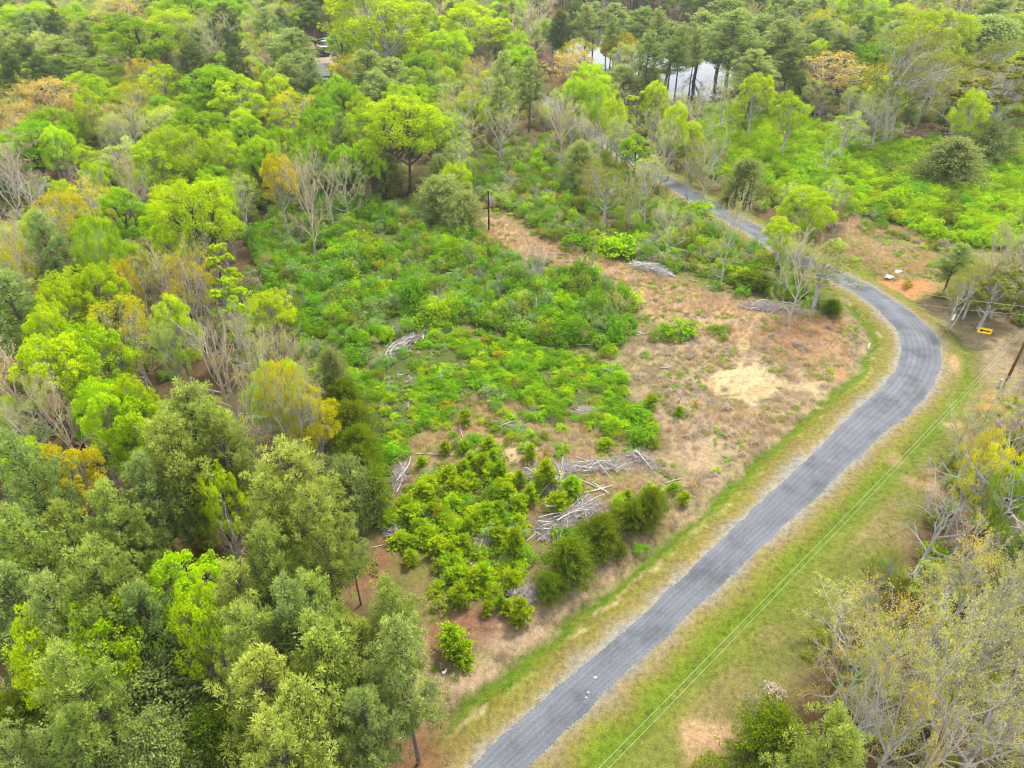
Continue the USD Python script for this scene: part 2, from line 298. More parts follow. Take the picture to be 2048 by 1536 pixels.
def ramp_profile(e, stops):
    xs = [s[0] for s in stops]; cs = np.array([gcol(*s[1]) for s in stops])
    return np.stack([np.interp(e, xs, cs[:, k]) for k in range(3)], -1)
def ground_colour(x, y):
    n1 = fb(np.stack([x / 3.1, y / 3.1, x * 0], -1), 4, 3); n2 = fb(np.stack([x / 3.1, y / 3.1, x * 0 + 9], -1), 4, 5)
    n3 = fb(np.stack([x / 1.1, y / 1.1, x * 0 + 4], -1), 3, 8); n4 = fb(np.stack([x / 9, y / 9, x * 0 + 4], -1), 3, 11)
    xs, ys = x + 1.6 * n1 + 0.5 * n3, y + 1.6 * n2 + 0.5 * n3
    c = np.tile(gcol(128, 102, 74), (len(x), 1))
    def lay(w, rgb, amt=1.0):
        nonlocal c
        w = np.clip(w * amt, 0, 1)[:, None]; c = c * (1 - w) + (rgb if np.ndim(rgb) == 2 else gcol(*rgb)) * w
    lay(np.clip(n4 * 1.6, 0, 1), (104, 104, 52), 0.7)
    lay(np.clip(n3 * 1.6, 0, 1), (140, 104, 76), 0.6)
    lay(sample(raster(CLEARING, blur=1.2), xs, ys), (150, 140, 88))
    cl = sample(raster(CLEARING, blur=1.2), xs, ys)
    lay(cl * np.clip(n1 * 2.2, 0, 1), (120, 142, 58), 0.9)
    lay(cl * np.clip(-n2 * 2.2, 0, 1), (184, 156, 116), 0.8)
    mm = sample(raster(MEADOW_MAIN, blur=1.2), xs, ys)
    lay(mm, (196, 172, 138), 0.95); lay(mm * np.clip(n1 * 2 + 0.1, 0, 1), (150, 150, 86), 0.8); lay(mm * np.clip(n3 * 2.5, 0, 1), (206, 176, 138), 0.7); lay(mm * np.clip(-n3 * 2.2 - 0.1, 0, 1), (146, 122, 96), 0.8)
    lay(sample(raster(MEADOW_STRIP, blur=0.8), xs, ys), (212, 178, 136)); lay(sample(raster(PATCHY, blur=1.0), xs, ys), (186, 156, 112), 0.8)
    lay(sample(raster(PATCHY, blur=1.0), xs, ys) * np.clip(n3 * 2.4, 0, 1), (140, 150, 74), 0.8)
    lay(sample(raster(*ORANGE, blur=0.7), xs, ys), (206, 162, 116), 0.85)
    lay(sample(raster(THICKET, LOW_GREEN, blur=0.8), xs, ys), (98, 120, 50), 0.85)
    lay(sample(raster(MID_BUSH, blur=1.0), xs, ys), (132, 124, 70), 0.9)
    lay(sample(raster(YOUNG_PINES, blur=0.8), xs, ys), (138, 130, 70), 0.8)
    lay(sample(raster(LIME_FIELD, blur=1.2), xs, ys), (96, 122, 30)); lay(sample(raster(RIGHT_MEADOW, blur=1.2), xs, ys), (190, 162, 104)); lay(sample(raster(RIGHT_MEADOW, blur=1.2), xs, ys) * np.clip(n1 * 2, 0, 1), (140, 148, 64))
    lay(sample(raster(poly([(1830, 590), (1960, 620), (2080, 680), (2080, 880), (1990, 810), (1940, 700)]), blur=1.0), xs, ys), (184, 164, 126), 0.95)
    # the mown verges follow the road
    d, i = road_coords(x, y); e = np.abs(d) - half_w[i]; ew = e + 0.7 * n1 + 0.7 * n3
    prof_r = ramp_profile(ew, [(-0.2, (186, 180, 166)), (0.3, (178, 164, 124)), (1.2, (164, 152, 82)), (2.0, (146, 154, 54)), (2.9, (126, 154, 34)), (3.7, (138, 150, 54)), (5.2, (146, 148, 68)), (8, (146, 142, 80)), (13, (146, 130, 86))])
    rv = sample(raster(RIGHT_VERGE, BOTTOM_RIGHT, blur=0.9), xs, ys)
    lay(rv * (d < 0), prof_r)
    lay(rv * (d < 0) * (e > 4.6) * np.clip(n1 * 2.4 + 0.25, 0, 1), (166, 148, 98), 0.75); lay(rv * (d < 0) * (e > 5) * np.clip(n4 * 2.0 - 0.1, 0, 1), (126, 146, 48), 0.7)
    prof_l = ramp_profile(ew, [(-0.2, (186, 182, 174)), (0.45, (184, 172, 142)), (0.95, (170, 154, 96)), (1.8, (154, 148, 64)), (2.5, (142, 154, 46)), (3.0, (108, 144, 26)), (3.5, (126, 136, 56))])
    wl = np.clip((3.9 - ew) / 0.7, 0, 1) * np.clip((y - 8) / 3, 0, 1)
    lay(wl * (d > 0), prof_l)
    lay(((d > 0) & (s_road[i] < 158)) * np.exp(-((ew - 2.35) / 0.2) ** 2) * np.clip(n4 * 3 + n3 * 2 - 0.1, 0, 1), (222, 198, 150), 0.9)
    lay(np.clip((7.5 - e) / 2, 0, 1) * (s_road[i] > 150) * np.clip(n1 + 0.3, 0, 1), (150, 150, 70), 0.5)
    sa = sample(raster(*SAND, blur=0.7), xs, ys); sa = np.clip(sa * 1.6 - 0.38 + (2.0 * n3 + 1.0 * n1) * (sa > 0.05), 0, 1)
    lay(sa, (238, 214, 164)); lay(sa * np.clip(n3 * 3 - 0.1, 0, 1), (196, 164, 118), 0.8)
    lay(sample(raster(*CLAY, blur=0.4), xs, ys), (222, 160, 106), 1.1); lay(sample(raster(*BARE, blur=0.35), x + 0.4 * n1, y + 0.4 * n2), (216, 178, 134), 1.4)
    lay(sample(raster(*BROWN, blur=0.9), xs, ys), (166, 118, 92), 1.0)
    lay(sample(raster(YARD, blur=1.0), xs, ys), (196, 176, 154))
    return np.clip(c * (1 + 0.18 * n3 + 0.10 * n1)[:, None], 0.004, 0.9)

def axis(lo, f0, f1, hi, st):
    a = list(np.arange(f0, f1, st)); s = st; v = a[-1]
    while v < hi: s *= 1.09; v += s; a.append(v)
    s = st; v = a[0]
    while v > lo: s *= 1.09; v -= s; a.insert(0, v)
    return np.array(a)
ax_, ay_ = axis(-620, -62, 84, 620, 0.42), axis(-60, 20, 165, 860, 0.42)
X, Y = np.meshgrid(ax_, ay_); xf, yf = X.ravel(), Y.ravel()
zf = height(xf, yf)
nx, ny = len(ax_), len(ay_)
ii, jj = np.meshgrid(np.arange(nx - 1), np.arange(ny - 1)); k0 = (jj * nx + ii).ravel()
gf = np.vstack([np.c_[k0, k0 + 1, k0 + nx + 1], np.c_[k0, k0 + nx + 1, k0 + nx]])
mat('ground_soil', {
    'a': ('attribute', {'attribute': 'soil'}), 'g': ('geometry', {}),
    'n': ('noise_texture', {'scale': 2.3, 'detail': 6.0, 'roughness': 0.65}), 'n2': ('noise_texture', {'scale': 0.35, 'detail': 3.0}), 'n3': ('noise_texture', {'scale': 9.0, 'detail': 4.0, 'roughness': 0.7}),
    'r': ('rgb_ramp', {'ramp': [(0.28, (0.50, 0.52, 0.50)), (0.5, (1.0, 1.0, 1.0)), (0.72, (1.42, 1.36, 1.30))]}),
    'r3': ('rgb_ramp', {'ramp': [(0.3, (0.62, 0.64, 0.60)), (0.7, (1.34, 1.32, 1.30))]}),
    'm1': ('mix_color', {'blend_type': 'multiply', 'fac': 0.85, 'use_clamp': False}), 'm2': ('mix_color', {'blend_type': 'multiply', 'fac': 0.8, 'use_clamp': False}),
    'b': ('bump', {'strength': 0.8, 'distance': 0.12}), 'p': ('principled_bsdf', {'roughness': 0.95, 'specular_ior_level': 0.1})},
    [('g.position', 'n.vector'), ('g.position', 'n3.vector'), ('n.fac', 'r.fac'), ('n3.fac', 'r3.fac'), ('a.color', 'm1.a'), ('r.color', 'm1.b'), ('m1.result', 'm2.a'), ('r3.color', 'm2.b'), ('m2.result', 'p.base_color'),
     ('n3.fac', 'b.height'), ('b.normal', 'p.normal')], surface='p.BSDF')
g = part('ground', (np.c_[xf, yf, zf], gf), 'ground_soil', smooth=True)
primvar3(g, 'soil', ground_colour(xf, yf)); tag(g, 'uneven ground of leaf litter, rough grass, mown verge and bare sand', kind='structure')

# the road: a narrow strip of worn asphalt with ragged edges
NA = 15
us = np.linspace(-1, 1, NA)
sr = np.linspace(0, road_len, 1500)
mr = np.stack([np.interp(sr, s_road, mid[:, k]) for k in (0, 1)], 1); nrm = unit(np.stack([np.interp(sr, s_road, nor[:, k]) for k in (0, 1)], 1)); hw = np.interp(sr, s_road, half_w)
def edge_noise(seed): return 0.16 * fb(np.stack([sr / 1.6, sr * 0 + seed, sr * 0], -1), 4, seed) + 0.30 * np.clip(fb(np.stack([sr / 6.0, sr * 0, sr * 0 + seed], -1), 3, seed + 3) - 0.08, -1, 1)
wl_, wr_ = hw + edge_noise(2), hw + edge_noise(5)
off = np.where(us[None] > 0, us[None] * wl_[:, None], us[None] * wr_[:, None])
rp = mr[:, None] + nrm[:, None] * off[..., None]
rz = height(rp[..., 0].ravel(), rp[..., 1].ravel()).reshape(off.shape)
rz = rz + 0.035 + 0.03 * (1 - us[None] ** 2) - 0.02 * (np.abs(us[None]) > 0.98)
rv_ = np.concatenate([rp, rz[..., None]], -1).reshape(-1, 3)
i, j = np.meshgrid(np.arange(len(sr) - 1), np.arange(NA - 1), indexing='ij'); k0 = (i * NA + j).ravel()
rf = np.vstack([np.c_[k0, k0 + NA + 1, k0 + 1], np.c_[k0, k0 + NA, k0 + NA + 1]])
mat('asphalt', {
    'u': ('attribute', {'attribute': 'across'}), 's': ('attribute', {'attribute': 'along'}), 'g': ('geometry', {}), 'cx': ('combine_xyz', {}),
    'st': ('noise_texture', {'scale': 1.0, 'detail': 3.0, 'roughness': 0.5}), 'fine': ('noise_texture', {'scale': 7.0, 'detail': 6.0, 'roughness': 0.7}), 'big': ('noise_texture', {'scale': 0.30, 'detail': 6.0, 'roughness': 0.6}),
    'w': ('math', {'math_type': 'multiply', 'value2': 5.2}), 'cs': ('math', {'math_type': 'cosine'}), 'ab': ('math', {'math_type': 'absolute'}),
    'rs': ('rgb_ramp', {'ramp': [(0.25, (0.060, 0.064, 0.073)), (0.5, (0.069, 0.074, 0.083)), (0.78, (0.084, 0.089, 0.097))]}),
    'rt': ('rgb_ramp', {'ramp': [(0.0, (0.80, 0.81, 0.84)), (1.0, (1.12, 1.12, 1.12))]}), 'mt': ('mix_color', {'blend_type': 'multiply', 'fac': 0.7, 'use_clamp': False}),
    'rb': ('rgb_ramp', {'ramp': [(0.36, (0.56, 0.56, 0.59)), (0.5, (1.0, 1.0, 1.0)), (0.68, (1.28, 1.27, 1.25))]}), 'mb': ('mix_color', {'blend_type': 'multiply', 'fac': 0.8, 'use_clamp': False}),
    'rf': ('rgb_ramp', {'ramp': [(0.35, (0.72, 0.72, 0.72)), (0.7, (1.3, 1.3, 1.3))]}), 'mf': ('mix_color', {'blend_type': 'multiply', 'fac': 0.7, 'use_clamp': False}),
    'au': ('math', {'math_type': 'absolute'}), 'am': ('map_range', {'from_min': 1.45, 'from_max': 2.2, 'to_min': -0.42, 'to_max': 0.04}), 'ea': ('math', {'math_type': 'add'}),
    're': ('rgb_ramp', {'ramp': [(0.44, (0, 0, 0)), (0.60, (1, 1, 1))]}), 'bw': ('rgb_to_bw', {}), 'me': ('mix_color', {'b': tuple(gcol(180, 176, 168))}),
    'vs': ('mapping', {'scale': (1.0, 0.5, 1.0)}), 'vo': ('voronoi_texture', {'feature': 'distance_to_edge', 'scale': 0.55}), 'wob': ('noise_texture', {'scale': 0.9, 'detail': 3.0}), 'vm': ('mix_vector', {'fac': 0.35}),
    'rc': ('rgb_ramp', {'ramp': [(0.0, (0.8, 0.8, 0.8)), (0.008, (1, 1, 1))]}), 'mc': ('mix_color', {'blend_type': 'multiply', 'fac': 0.6, 'use_clamp': False}),
    'b': ('bump', {'strength': 0.4, 'distance': 0.02}), 'p': ('principled_bsdf', {'roughness': 0.85, 'specular_ior_level': 0.3})},
    [('u.fac', 'cx.x'), ('s.fac', 'cx.y'), ('cx.vector', 'st.vector'), ('g.position', 'fine.vector'), ('g.position', 'big.vector'),
     ('st.fac', 'rs.fac'), ('u.fac', 'w.value1'), ('w.value', 'cs.value1'), ('cs.value', 'ab.value1'), ('ab.value', 'rt.fac'), ('rs.color', 'mt.a'), ('rt.color', 'mt.b'),
     ('big.fac', 'rb.fac'), ('mt.result', 'mb.a'), ('rb.color', 'mb.b'), ('fine.fac', 'rf.fac'), ('mb.result', 'mf.a'), ('rf.color', 'mf.b'),
     ('g.position', 'vm.a'), ('g.position', 'wob.vector'), ('wob.color', 'vm.b'), ('vm.result', 'vs.vector'), ('vs.vector', 'vo.vector'), ('vo.distance', 'rc.fac'), ('mf.result', 'mc.a'), ('rc.color', 'mc.b'),
     ('u.fac', 'au.value1'), ('au.value', 'am.value'), ('am.result', 'ea.value1'), ('fine.fac', 'ea.value2'), ('ea.value', 're.fac'), ('re.color', 'bw.color'), ('bw.val', 'me.fac'), ('mc.result', 'me.a'),
     ('me.result', 'p.base_color'), ('fine.fac', 'b.height'), ('b.normal', 'p.normal')], surface='p.BSDF')
rd = part('road', (rv_, rf), 'asphalt', smooth=True)
primvar(rd, 'across', np.tile(us * 2.2, len(sr))); primvar(rd, 'along', np.repeat(sr * 0.045, NA))
tag(rd, 'narrow worn grey asphalt road curving through the clearing', kind='structure')

pm = np.array(pond_shape.buffer(2.5).exterior.coords)[:-1]
pv, pf = trimesh.creation.triangulate_polygon(pond_shape.buffer(2.5))
mat('pond_water', {'g': ('geometry', {}), 'n': ('noise_texture', {'scale': 1.2, 'detail': 3.0}), 'b': ('bump', {'strength': 0.08, 'distance': 0.05}),
                   'p': ('principled_bsdf', {'base_color': (0.02, 0.022, 0.016), 'roughness': 0.04, 'ior': 1.33})},
    [('g.position', 'n.vector'), ('n.fac', 'b.height'), ('b.normal', 'p.normal')], surface='p.BSDF')
tag(part('pond', (np.c_[pv, np.full(len(pv), -0.35)], pf), 'pond_water'), 'still pond reflecting the white sky behind the trees', kind='structure')

# ------------------------------------------------------------------ plant kinds: each built once as a class, copied by reference
stage.CreateClassPrim('/World/Kinds')
GEO = {}                                    # name -> (height, crown width, crown centre / height)
def cpart(par, name, mesh, tint=None):
    p = usdkit.mesh(stage, f'{par}/{name}', mesh).GetPrim()
    if tint is not None: primvar(p, 'tint', tint)
def geo(name, H, W, zc, **parts):
    par = f'/World/Kinds/shape_{name}'; stage.DefinePrim(par, 'Xform'); GEO[name] = (H, W, zc, list(parts))
    for k, m in parts.items():
        cpart(par, k, m.get(), m.tint())
        if k in ('branches', 'young_leaves'): tag(stage.GetPrimAtPath(f'{par}/{k}'), kind='stuff')
COMBO = {}
def combo(g, **mats):
    key = (g,) + tuple(sorted(mats.items()))
    if key not in COMBO:
        par = f'/World/Kinds/kind_{len(COMBO):03d}'; x = stage.DefinePrim(par, 'Xform'); x.GetReferences().AddInternalReference(f'/World/Kinds/shape_{g}')
        for k, m in mats.items():
            p = stage.OverridePrim(f'{par}/{k}'); UsdShade.MaterialBindingAPI.Apply(p).Bind(UsdShade.Material.Get(stage, '/World/Looks/' + m))
        COMBO[key] = par
    return COMBO[key]
def copy_thing(name, kind, loc, rz, s, label, category, group):
    x = UsdGeom.Xform.Define(stage, path_of(name))
    x.AddTranslateOp().Set(Gf.Vec3d(*map(float, loc))); x.AddRotateZOp().Set(math.degrees(rz)); x.AddScaleOp().Set(Gf.Vec3f(*map(float, s)))
    p = x.GetPrim(); p.GetReferences().AddInternalReference(kind); p.SetInstanceable(True)
    return tag(p, label, category, group)
def scatter(name, kinds, P, yaw, S, label, category):
    pi = UsdGeom.PointInstancer.Define(stage, path_of(name)); base = str(pi.GetPath())
    rel = pi.CreatePrototypesRel()
    for q, k in enumerate(kinds):
        c = stage.DefinePrim(f'{base}/plant' + (f'_{q:03d}' if q else ''), 'Xform'); c.GetReferences().AddInternalReference(k[0]); rel.AddTarget(c.GetPath())
    w = np.array([k[1] for k in kinds], float); n = len(P)
    idx = R.choice(len(kinds), n, p=w / w.sum())
    pi.CreateProtoIndicesAttr(Vt.IntArray.FromNumpy(idx.astype(np.int32))); pi.CreatePositionsAttr(Vt.Vec3fArray.FromNumpy(np.asarray(P, np.float32)))
    pi.CreateScalesAttr(Vt.Vec3fArray.FromNumpy(np.asarray(S, np.float32)))
    pi.CreateOrientationsAttr(Vt.QuathArray([Gf.Quath(float(math.cos(a / 2)), 0.0, 0.0, float(math.sin(a / 2))) for a in yaw]))
    tag(pi.GetPrim(), label, category, kind='stuff')

def puff(mb, rg, centres, rad, per, L, Wd, up=0.4, flat=0.9, tint0=None):
    """Leaf sprays: PER leaves round every centre, denser on the outside."""
    n = len(centres)
    d = rand_dirs(n * per, rg).reshape(n, per, 3); d[..., 2] += 0.25; d = unit(d)
    r = np.asarray(rad).reshape(-1, 1, 1) * rg.uniform(0.35, 1.0, (n, per, 1)) ** 0.6
    C = centres[:, None] + d * r * [1, 1, flat]
    N = unit(d * 0.8 + [0, 0, up] + rg.normal(0, 0.45, (n, per, 3)))
    t = np.clip((rg.uniform(0, 1, (n, 1)) if tint0 is None else np.asarray(tint0).reshape(-1, 1)) * 0.55 + rg.uniform(0, 0.45, (n, per)), 0, 1)
    mb.add(*leaves(C.reshape(-1, 3), N.reshape(-1, 3), L * rg.uniform(0.7, 1.3, n * per), Wd * rg.uniform(0.7, 1.3, n * per), rg, t.ravel()))

def broad(name, seed, H, W, base, nl, ncl, per, L=0.26, stems=1, spread=1.0, leafy=1.0, narrow=False):
    """A spring broadleaf: trunk, limbs to several lobes, each lobe a cluster of leaf sprays."""
    rg = np.random.default_rng(seed)
    cz = H * (base + 1) / 2; rz_ = H * (1 - base) / 2
    lobes = []
    for k in range(nl):
        a = k * 2.39996 + rg.uniform(-0.4, 0.4); tz = (k + 0.5) / nl
        zz = 1 - 1.75 * tz; rr = math.sqrt(max(0.05, 1 - min(1, abs(zz)) ** 2.2))
        lobes.append([math.cos(a) * rr * W * 0.5 * 0.66 * rg.uniform(0.7, 1.15), math.sin(a) * rr * W * 0.5 * 0.66 * rg.uniform(0.7, 1.15), cz + zz * rz_ * 0.72 * rg.uniform(0.85, 1.1)])
    lobes = np.array(lobes); lr = W * rg.uniform(0.17, 0.27, nl)
    if narrow: lr *= 0.8
    d = rand_dirs(nl * ncl, rg).reshape(nl, ncl, 3); d[..., 2] = np.abs(d[..., 2]) * 0.9 - 0.25
    out = lobes - [0, 0, cz]; out[:, 2] *= 0.3
    d = unit(d + 0.5 * unit(out)[:, None])
    C = (lobes[:, None] + d * lr[:, None, None] * rg.uniform(0.55, 1.0, (nl, ncl, 1)) * [1, 1, 0.95])
    rad = np.repeat(lr, ncl) * rg.uniform(0.22, 0.42, nl * ncl)
    crown = MB(); keep = rg.uniform(0, 1, nl * ncl) < leafy
    lt = np.repeat(rg.uniform(0, 1, nl), ncl) * 0.5 + rg.uniform(0, 0.5, nl * ncl)
    puff(crown, rg, C.reshape(-1, 3)[keep], rad[keep], per, L, L * 0.72, tint0=lt[keep])
    trunk = MB(); rt = 0.011 * H + 0.02 * W
    for q in range(stems):
        o = np.array([0, 0, -0.6]) if stems == 1 else np.array([math.cos(q * 2.1) * 0.5, math.sin(q * 2.1) * 0.5, -0.6])
        top = np.array([math.cos(q * 2.1), math.sin(q * 2.1), 0]) * (0.0 if stems == 1 else W * 0.2) + [0, 0, H * 0.86]
        p = curve(o, top, 0.25, 10, rg)
        trunk.add(*tubes(p[None], (np.linspace(1, 0.18, 10) ** 1.1 * rt / math.sqrt(stems))[None], 7))
        mine = [k for k in range(nl) if k % stems == q]
        for k in mine:
            f = np.clip((lobes[k, 2] - W * 0.28) / H, base * 0.55, 0.85); j = f * 9; a0 = p[int(j)] * (1 - j % 1) + p[min(9, int(j) + 1)] * (j % 1)
            pl = curve(a0, lobes[k], 0.35, 7, rg)
            trunk.add(*tubes(pl[None], (np.linspace(0.42, 0.12, 7) * rt)[None], 5))
            B = np.stack([curve(pl[rg.integers(3, 7)], c, 0.15, 4, rg) for c in C[k]])
            trunk.add(*tubes(B, np.tile(np.linspace(0.09, 0.03, 4) * rt, (len(B), 1)), 3))
    geo(name, H, W, (cz + 0.1 * rz_) / H, trunk=trunk, crown=crown)

def bare(name, seed, H, W, nb, levels, buds, L=0.14, fork=0.28, twigr=0.011):
    """An open tree: branching limbs down to twigs, with or without a haze of young leaves at the tips."""
    rg = np.random.default_rng(seed)
    rt = 0.012 * H + 0.016 * W
    tr, br = MB(), MB(); tips = []
    p = curve(np.array([0, 0, -0.6]), np.array([rg.normal(0, 0.4), rg.normal(0, 0.4), H * 0.62]), 0.3, 8, rg)
    tr.add(*tubes(p[None], (np.linspace(1, 0.45, 8) * rt)[None], 7))
    cur = []
    for k in range(nb):
        f = fork + (1 - fork) * (k / max(1, nb - 1)) ** 0.8; j = min(f * 7, 6.999); a0 = p[int(j)] * (1 - j % 1) + p[int(j) + 1] * (j % 1)
        a = k * 2.39996 + rg.uniform(-0.5, 0.5); el = np.interp(f, [fork, 1], [0.30, 1.25]) + rg.uniform(-0.15, 0.15)
        d = np.array([math.cos(a) * math.cos(el), math.sin(a) * math.cos(el), math.sin(el)])
        ln = min(W * 0.52 / max(0.3, math.cos(el)), (H - a0[2]) / max(0.25, math.sin(el))) * rg.uniform(0.72, 1.0)
        cur.append((a0, d, ln, rt * 0.42))
    for lv in range(levels):
        P, Q, nxt = [], [], []; K = 6 if lv == 0 else 5 if lv == 1 else 4 if lv == 2 else 3
        for a0, d, ln, r in cur:
            e = a0 + d * ln + [0, 0, 0.06 * ln]
            c = curve(a0, e, (0.08 if lv == 0 else 0.055) * ln, K, rg); P.append(c); Q.append(np.linspace(r, max(twigr * 0.6, r * 0.38), K))
            if lv < levels - 1:
                m = [5, 4, 4, 3][min(lv, 3)]
                for q in range(m):
                    f = 0.28 + 0.72 * (q + rg.uniform(0, 0.8)) / m; j = min(f * (K - 1), K - 1.001); o = c[int(j)] * (1 - j % 1) + c[int(j) + 1] * (j % 1)
                    dd = unit(d + 0.86 * rand_dirs(1, rg)[0] + [0, 0, 0.12]); nxt.append((o, dd, ln * rg.uniform(0.34, 0.58), max(twigr, r * 0.46)))
            else: tips.append(c[1:])
        (tr if lv == 0 else br).add(*tubes(np.array(P), np.array(Q), 5 if lv == 0 else 3))
        cur = nxt
    parts = dict(trunk=tr, branches=br)
    if buds > 0:
        T = np.concatenate(tips); T = T[rg.uniform(0, 1, len(T)) < min(1, buds)]
        b = MB(); per = 3
        C = np.repeat(T, per, 0) + rg.normal(0, 0.13, (len(T) * per, 3)); t = np.clip(C[:, 2] / H + rg.normal(0, 0.2, len(C)), 0, 1)
        b.add(*leaves(C, unit(rand_dirs(len(C), rg) + [0, 0, 0.6]), L * rg.uniform(0.7, 1.4, len(C)), L * 0.7, rg, t)); parts['young_leaves'] = b
    geo(name, H, W, 0.66, **parts)

def pine(name, seed, H, W, base, nbr, per=44, NL=0.34):
    rg = np.random.default_rng(seed)
    tr, cr = MB(), MB(); rt = 0.012 * H + 0.05
    p = curve(np.array([0, 0, -0.6]), np.array([rg.normal(0, 0.3), rg.normal(0, 0.3), H * 0.93]), 0.2, 12, rg)
    tr.add(*tubes(p[None], (np.linspace(1, 0.12, 12) * rt)[None], 7))
    T, tt, B = [], [], []
    for k in range(nbr):
        f = base + (1 - base) * (k + rg.uniform(0, 1)) / nbr; u = (f - base) / (1 - base)
        prof = (0.66 + 0.34 * math.sin(math.pi * min(1, u * 1.15 + 0.12))) * math.sqrt(max(0.14, 1 - u ** 4.0))
        j = min(f * 11, 10.99); a0 = p[int(j)] * (1 - j % 1) + p[int(j) + 1] * (j % 1)
        a = rg.uniform(0, 2 * math.pi); ln = W * 0.5 * prof * rg.uniform(0.6, 1.1); el = 0.02 + 0.42 * u + rg.normal(0, 0.16)
        e = a0 + ln * np.array([math.cos(a) * math.cos(el), math.sin(a) * math.cos(el), math.sin(el)]) + [0, 0, 0.12 * ln]
        c = curve(a0, e, 0.06 * ln, 5, rg); B.append(c)
        m = max(2, int(round(ln * 1.7)))
        for q in range(m):
            v = 0.40 + 0.62 * (q + 0.5) / m; j = min(v, 0.999) * 4; o = c[int(j)] * (1 - j % 1) + c[int(j) + 1] * (j % 1)
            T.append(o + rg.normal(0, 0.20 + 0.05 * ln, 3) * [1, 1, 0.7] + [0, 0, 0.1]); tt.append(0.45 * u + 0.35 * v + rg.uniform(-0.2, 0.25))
    B = np.array(B); tr.add(*tubes(B, np.tile(np.linspace(0.24, 0.07, 5) * rt, (len(B), 1)), 4))
    T = np.array(T); n = len(T)
    d = rand_dirs(n * per, rg).reshape(n, per, 3); d[..., 2] += 0.35; d = unit(d)
    rad = rg.uniform(0.32, 0.6, (n, 1, 1))
    C = T[:, None] + d * rad * rg.uniform(0.45, 1, (n, per, 1))
    a = d.reshape(-1, 3); s = unit(np.cross(a, rand_dirs(len(a), rg))); C = C.reshape(-1, 3)
    Ln = NL * rg.uniform(0.6, 1.1, (len(a), 1)) / 2; w = 0.042
    V = np.stack([C - a * Ln, C + s * w, C + a * Ln, C - s * w], 1).reshape(-1, 3); i = np.arange(len(a))[:, None] * 4
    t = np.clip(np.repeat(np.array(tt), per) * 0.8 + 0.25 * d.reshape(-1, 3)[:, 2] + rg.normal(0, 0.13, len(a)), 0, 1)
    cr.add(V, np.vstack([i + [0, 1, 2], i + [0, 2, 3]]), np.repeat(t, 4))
    geo(name, H, W, (base + 1) / 2 + 0.04, trunk=tr, crown=cr)

def cone(name, seed, H, W, n, L=0.16, rough=0.16, tip=0.6, needle=False):
    """Cedars and young pines: dense sprays on short branches round one stem."""
    rg = np.random.default_rng(seed); tr, cr = MB(), MB()
    tr.add(*tubes(curve(np.array([0, 0, -0.4]), np.array([0, 0, H * 0.95]), 0.06, 7, rg)[None], (np.linspace(1, 0.15, 7) * (0.014 * H + 0.03))[None], 6))
    u = rg.uniform(0, 1, n) ** 0.8; a = u * 37 + rg.uniform(0, 6.28, n); k = 1 + 0.25 * np.sin(a * 3 + seed) + rg.normal(0, rough, n)
    r = W * 0.5 * np.minimum(1.15, (1 - u) ** tip * 1.1 + 0.06) * np.minimum(1, 0.55 + u * 4) * k
    E = np.stack([np.cos(a) * r, np.sin(a) * r, 0.05 * H + u * H * 0.93 + 0.16 * r], 1)
    O = np.stack([0 * r, 0 * r, 0.05 * H + u * H * 0.88], 1)
    B = np.stack([curve(o, e, 0.03, 3, rg) for o, e in zip(O[::2], E[::2])]); tr.add(*tubes(B, np.tile([0.03, 0.02, 0.01], (len(B), 1)), 3))
    per = 40 if n > 400 else 28; ln = np.linspace(0.35, 1.08, per)
    C = O[:, None] + (E - O)[:, None] * ln[None, :, None] + rg.normal(0, 0.06 + 0.05 * W / 3, (n, per, 3))
    d = unit((E - O)[:, None] + rg.normal(0, 0.9, (n, per, 3)) * r[:, None, None] + [0, 0, 0.3])
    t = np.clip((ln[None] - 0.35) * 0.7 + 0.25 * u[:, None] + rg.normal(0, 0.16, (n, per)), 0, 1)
    if needle:
        aa = d.reshape(-1, 3); s = unit(np.cross(aa, rand_dirs(len(aa), rg))); Cc = C.reshape(-1, 3); Ln = L * rg.uniform(0.7, 1.2, (len(aa), 1))
        V = np.stack([Cc - aa * Ln, Cc + s * 0.045, Cc + aa * Ln, Cc - s * 0.045], 1).reshape(-1, 3); i = np.arange(len(aa))[:, None] * 4
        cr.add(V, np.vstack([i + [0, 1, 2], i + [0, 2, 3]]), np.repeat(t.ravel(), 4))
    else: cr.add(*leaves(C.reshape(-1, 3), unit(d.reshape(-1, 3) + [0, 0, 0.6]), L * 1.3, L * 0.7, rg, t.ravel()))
    geo(name, H, W, 0.5, trunk=tr, crown=cr)

def bush(name, seed, H, W, n, per, L, tw=14):
    rg = np.random.default_rng(seed); st, fo = MB(), MB()
    d = rand_dirs(n, rg); d[:, 2] = np.abs(d[:, 2]); k = rg.uniform(0.45, 1.0, n) ** 0.5 * (1 + 0.22 * np.sin(3 * np.arctan2(d[:, 1], d[:, 0]) + seed))
    C = d * k[:, None] * [W / 2, W / 2, H * 0.82] + [0, 0, 0.12 * H]
    puff(fo, rg, C, W * rg.uniform(0.10, 0.2, n), per, L, L * 0.7, up=0.6)
    B = np.stack([curve(np.array([rg.normal(0, 0.1), rg.normal(0, 0.1), -0.2]), c * [1.02, 1.02, 1.05], 0.08, 4, rg) for c in C[rg.permutation(n)[:tw]]])
    st.add(*tubes(B, np.tile([0.03, 0.022, 0.015, 0.01], (tw, 1)), 3))
    geo(name, H, W, 0.45, stems=st, leaves=fo)
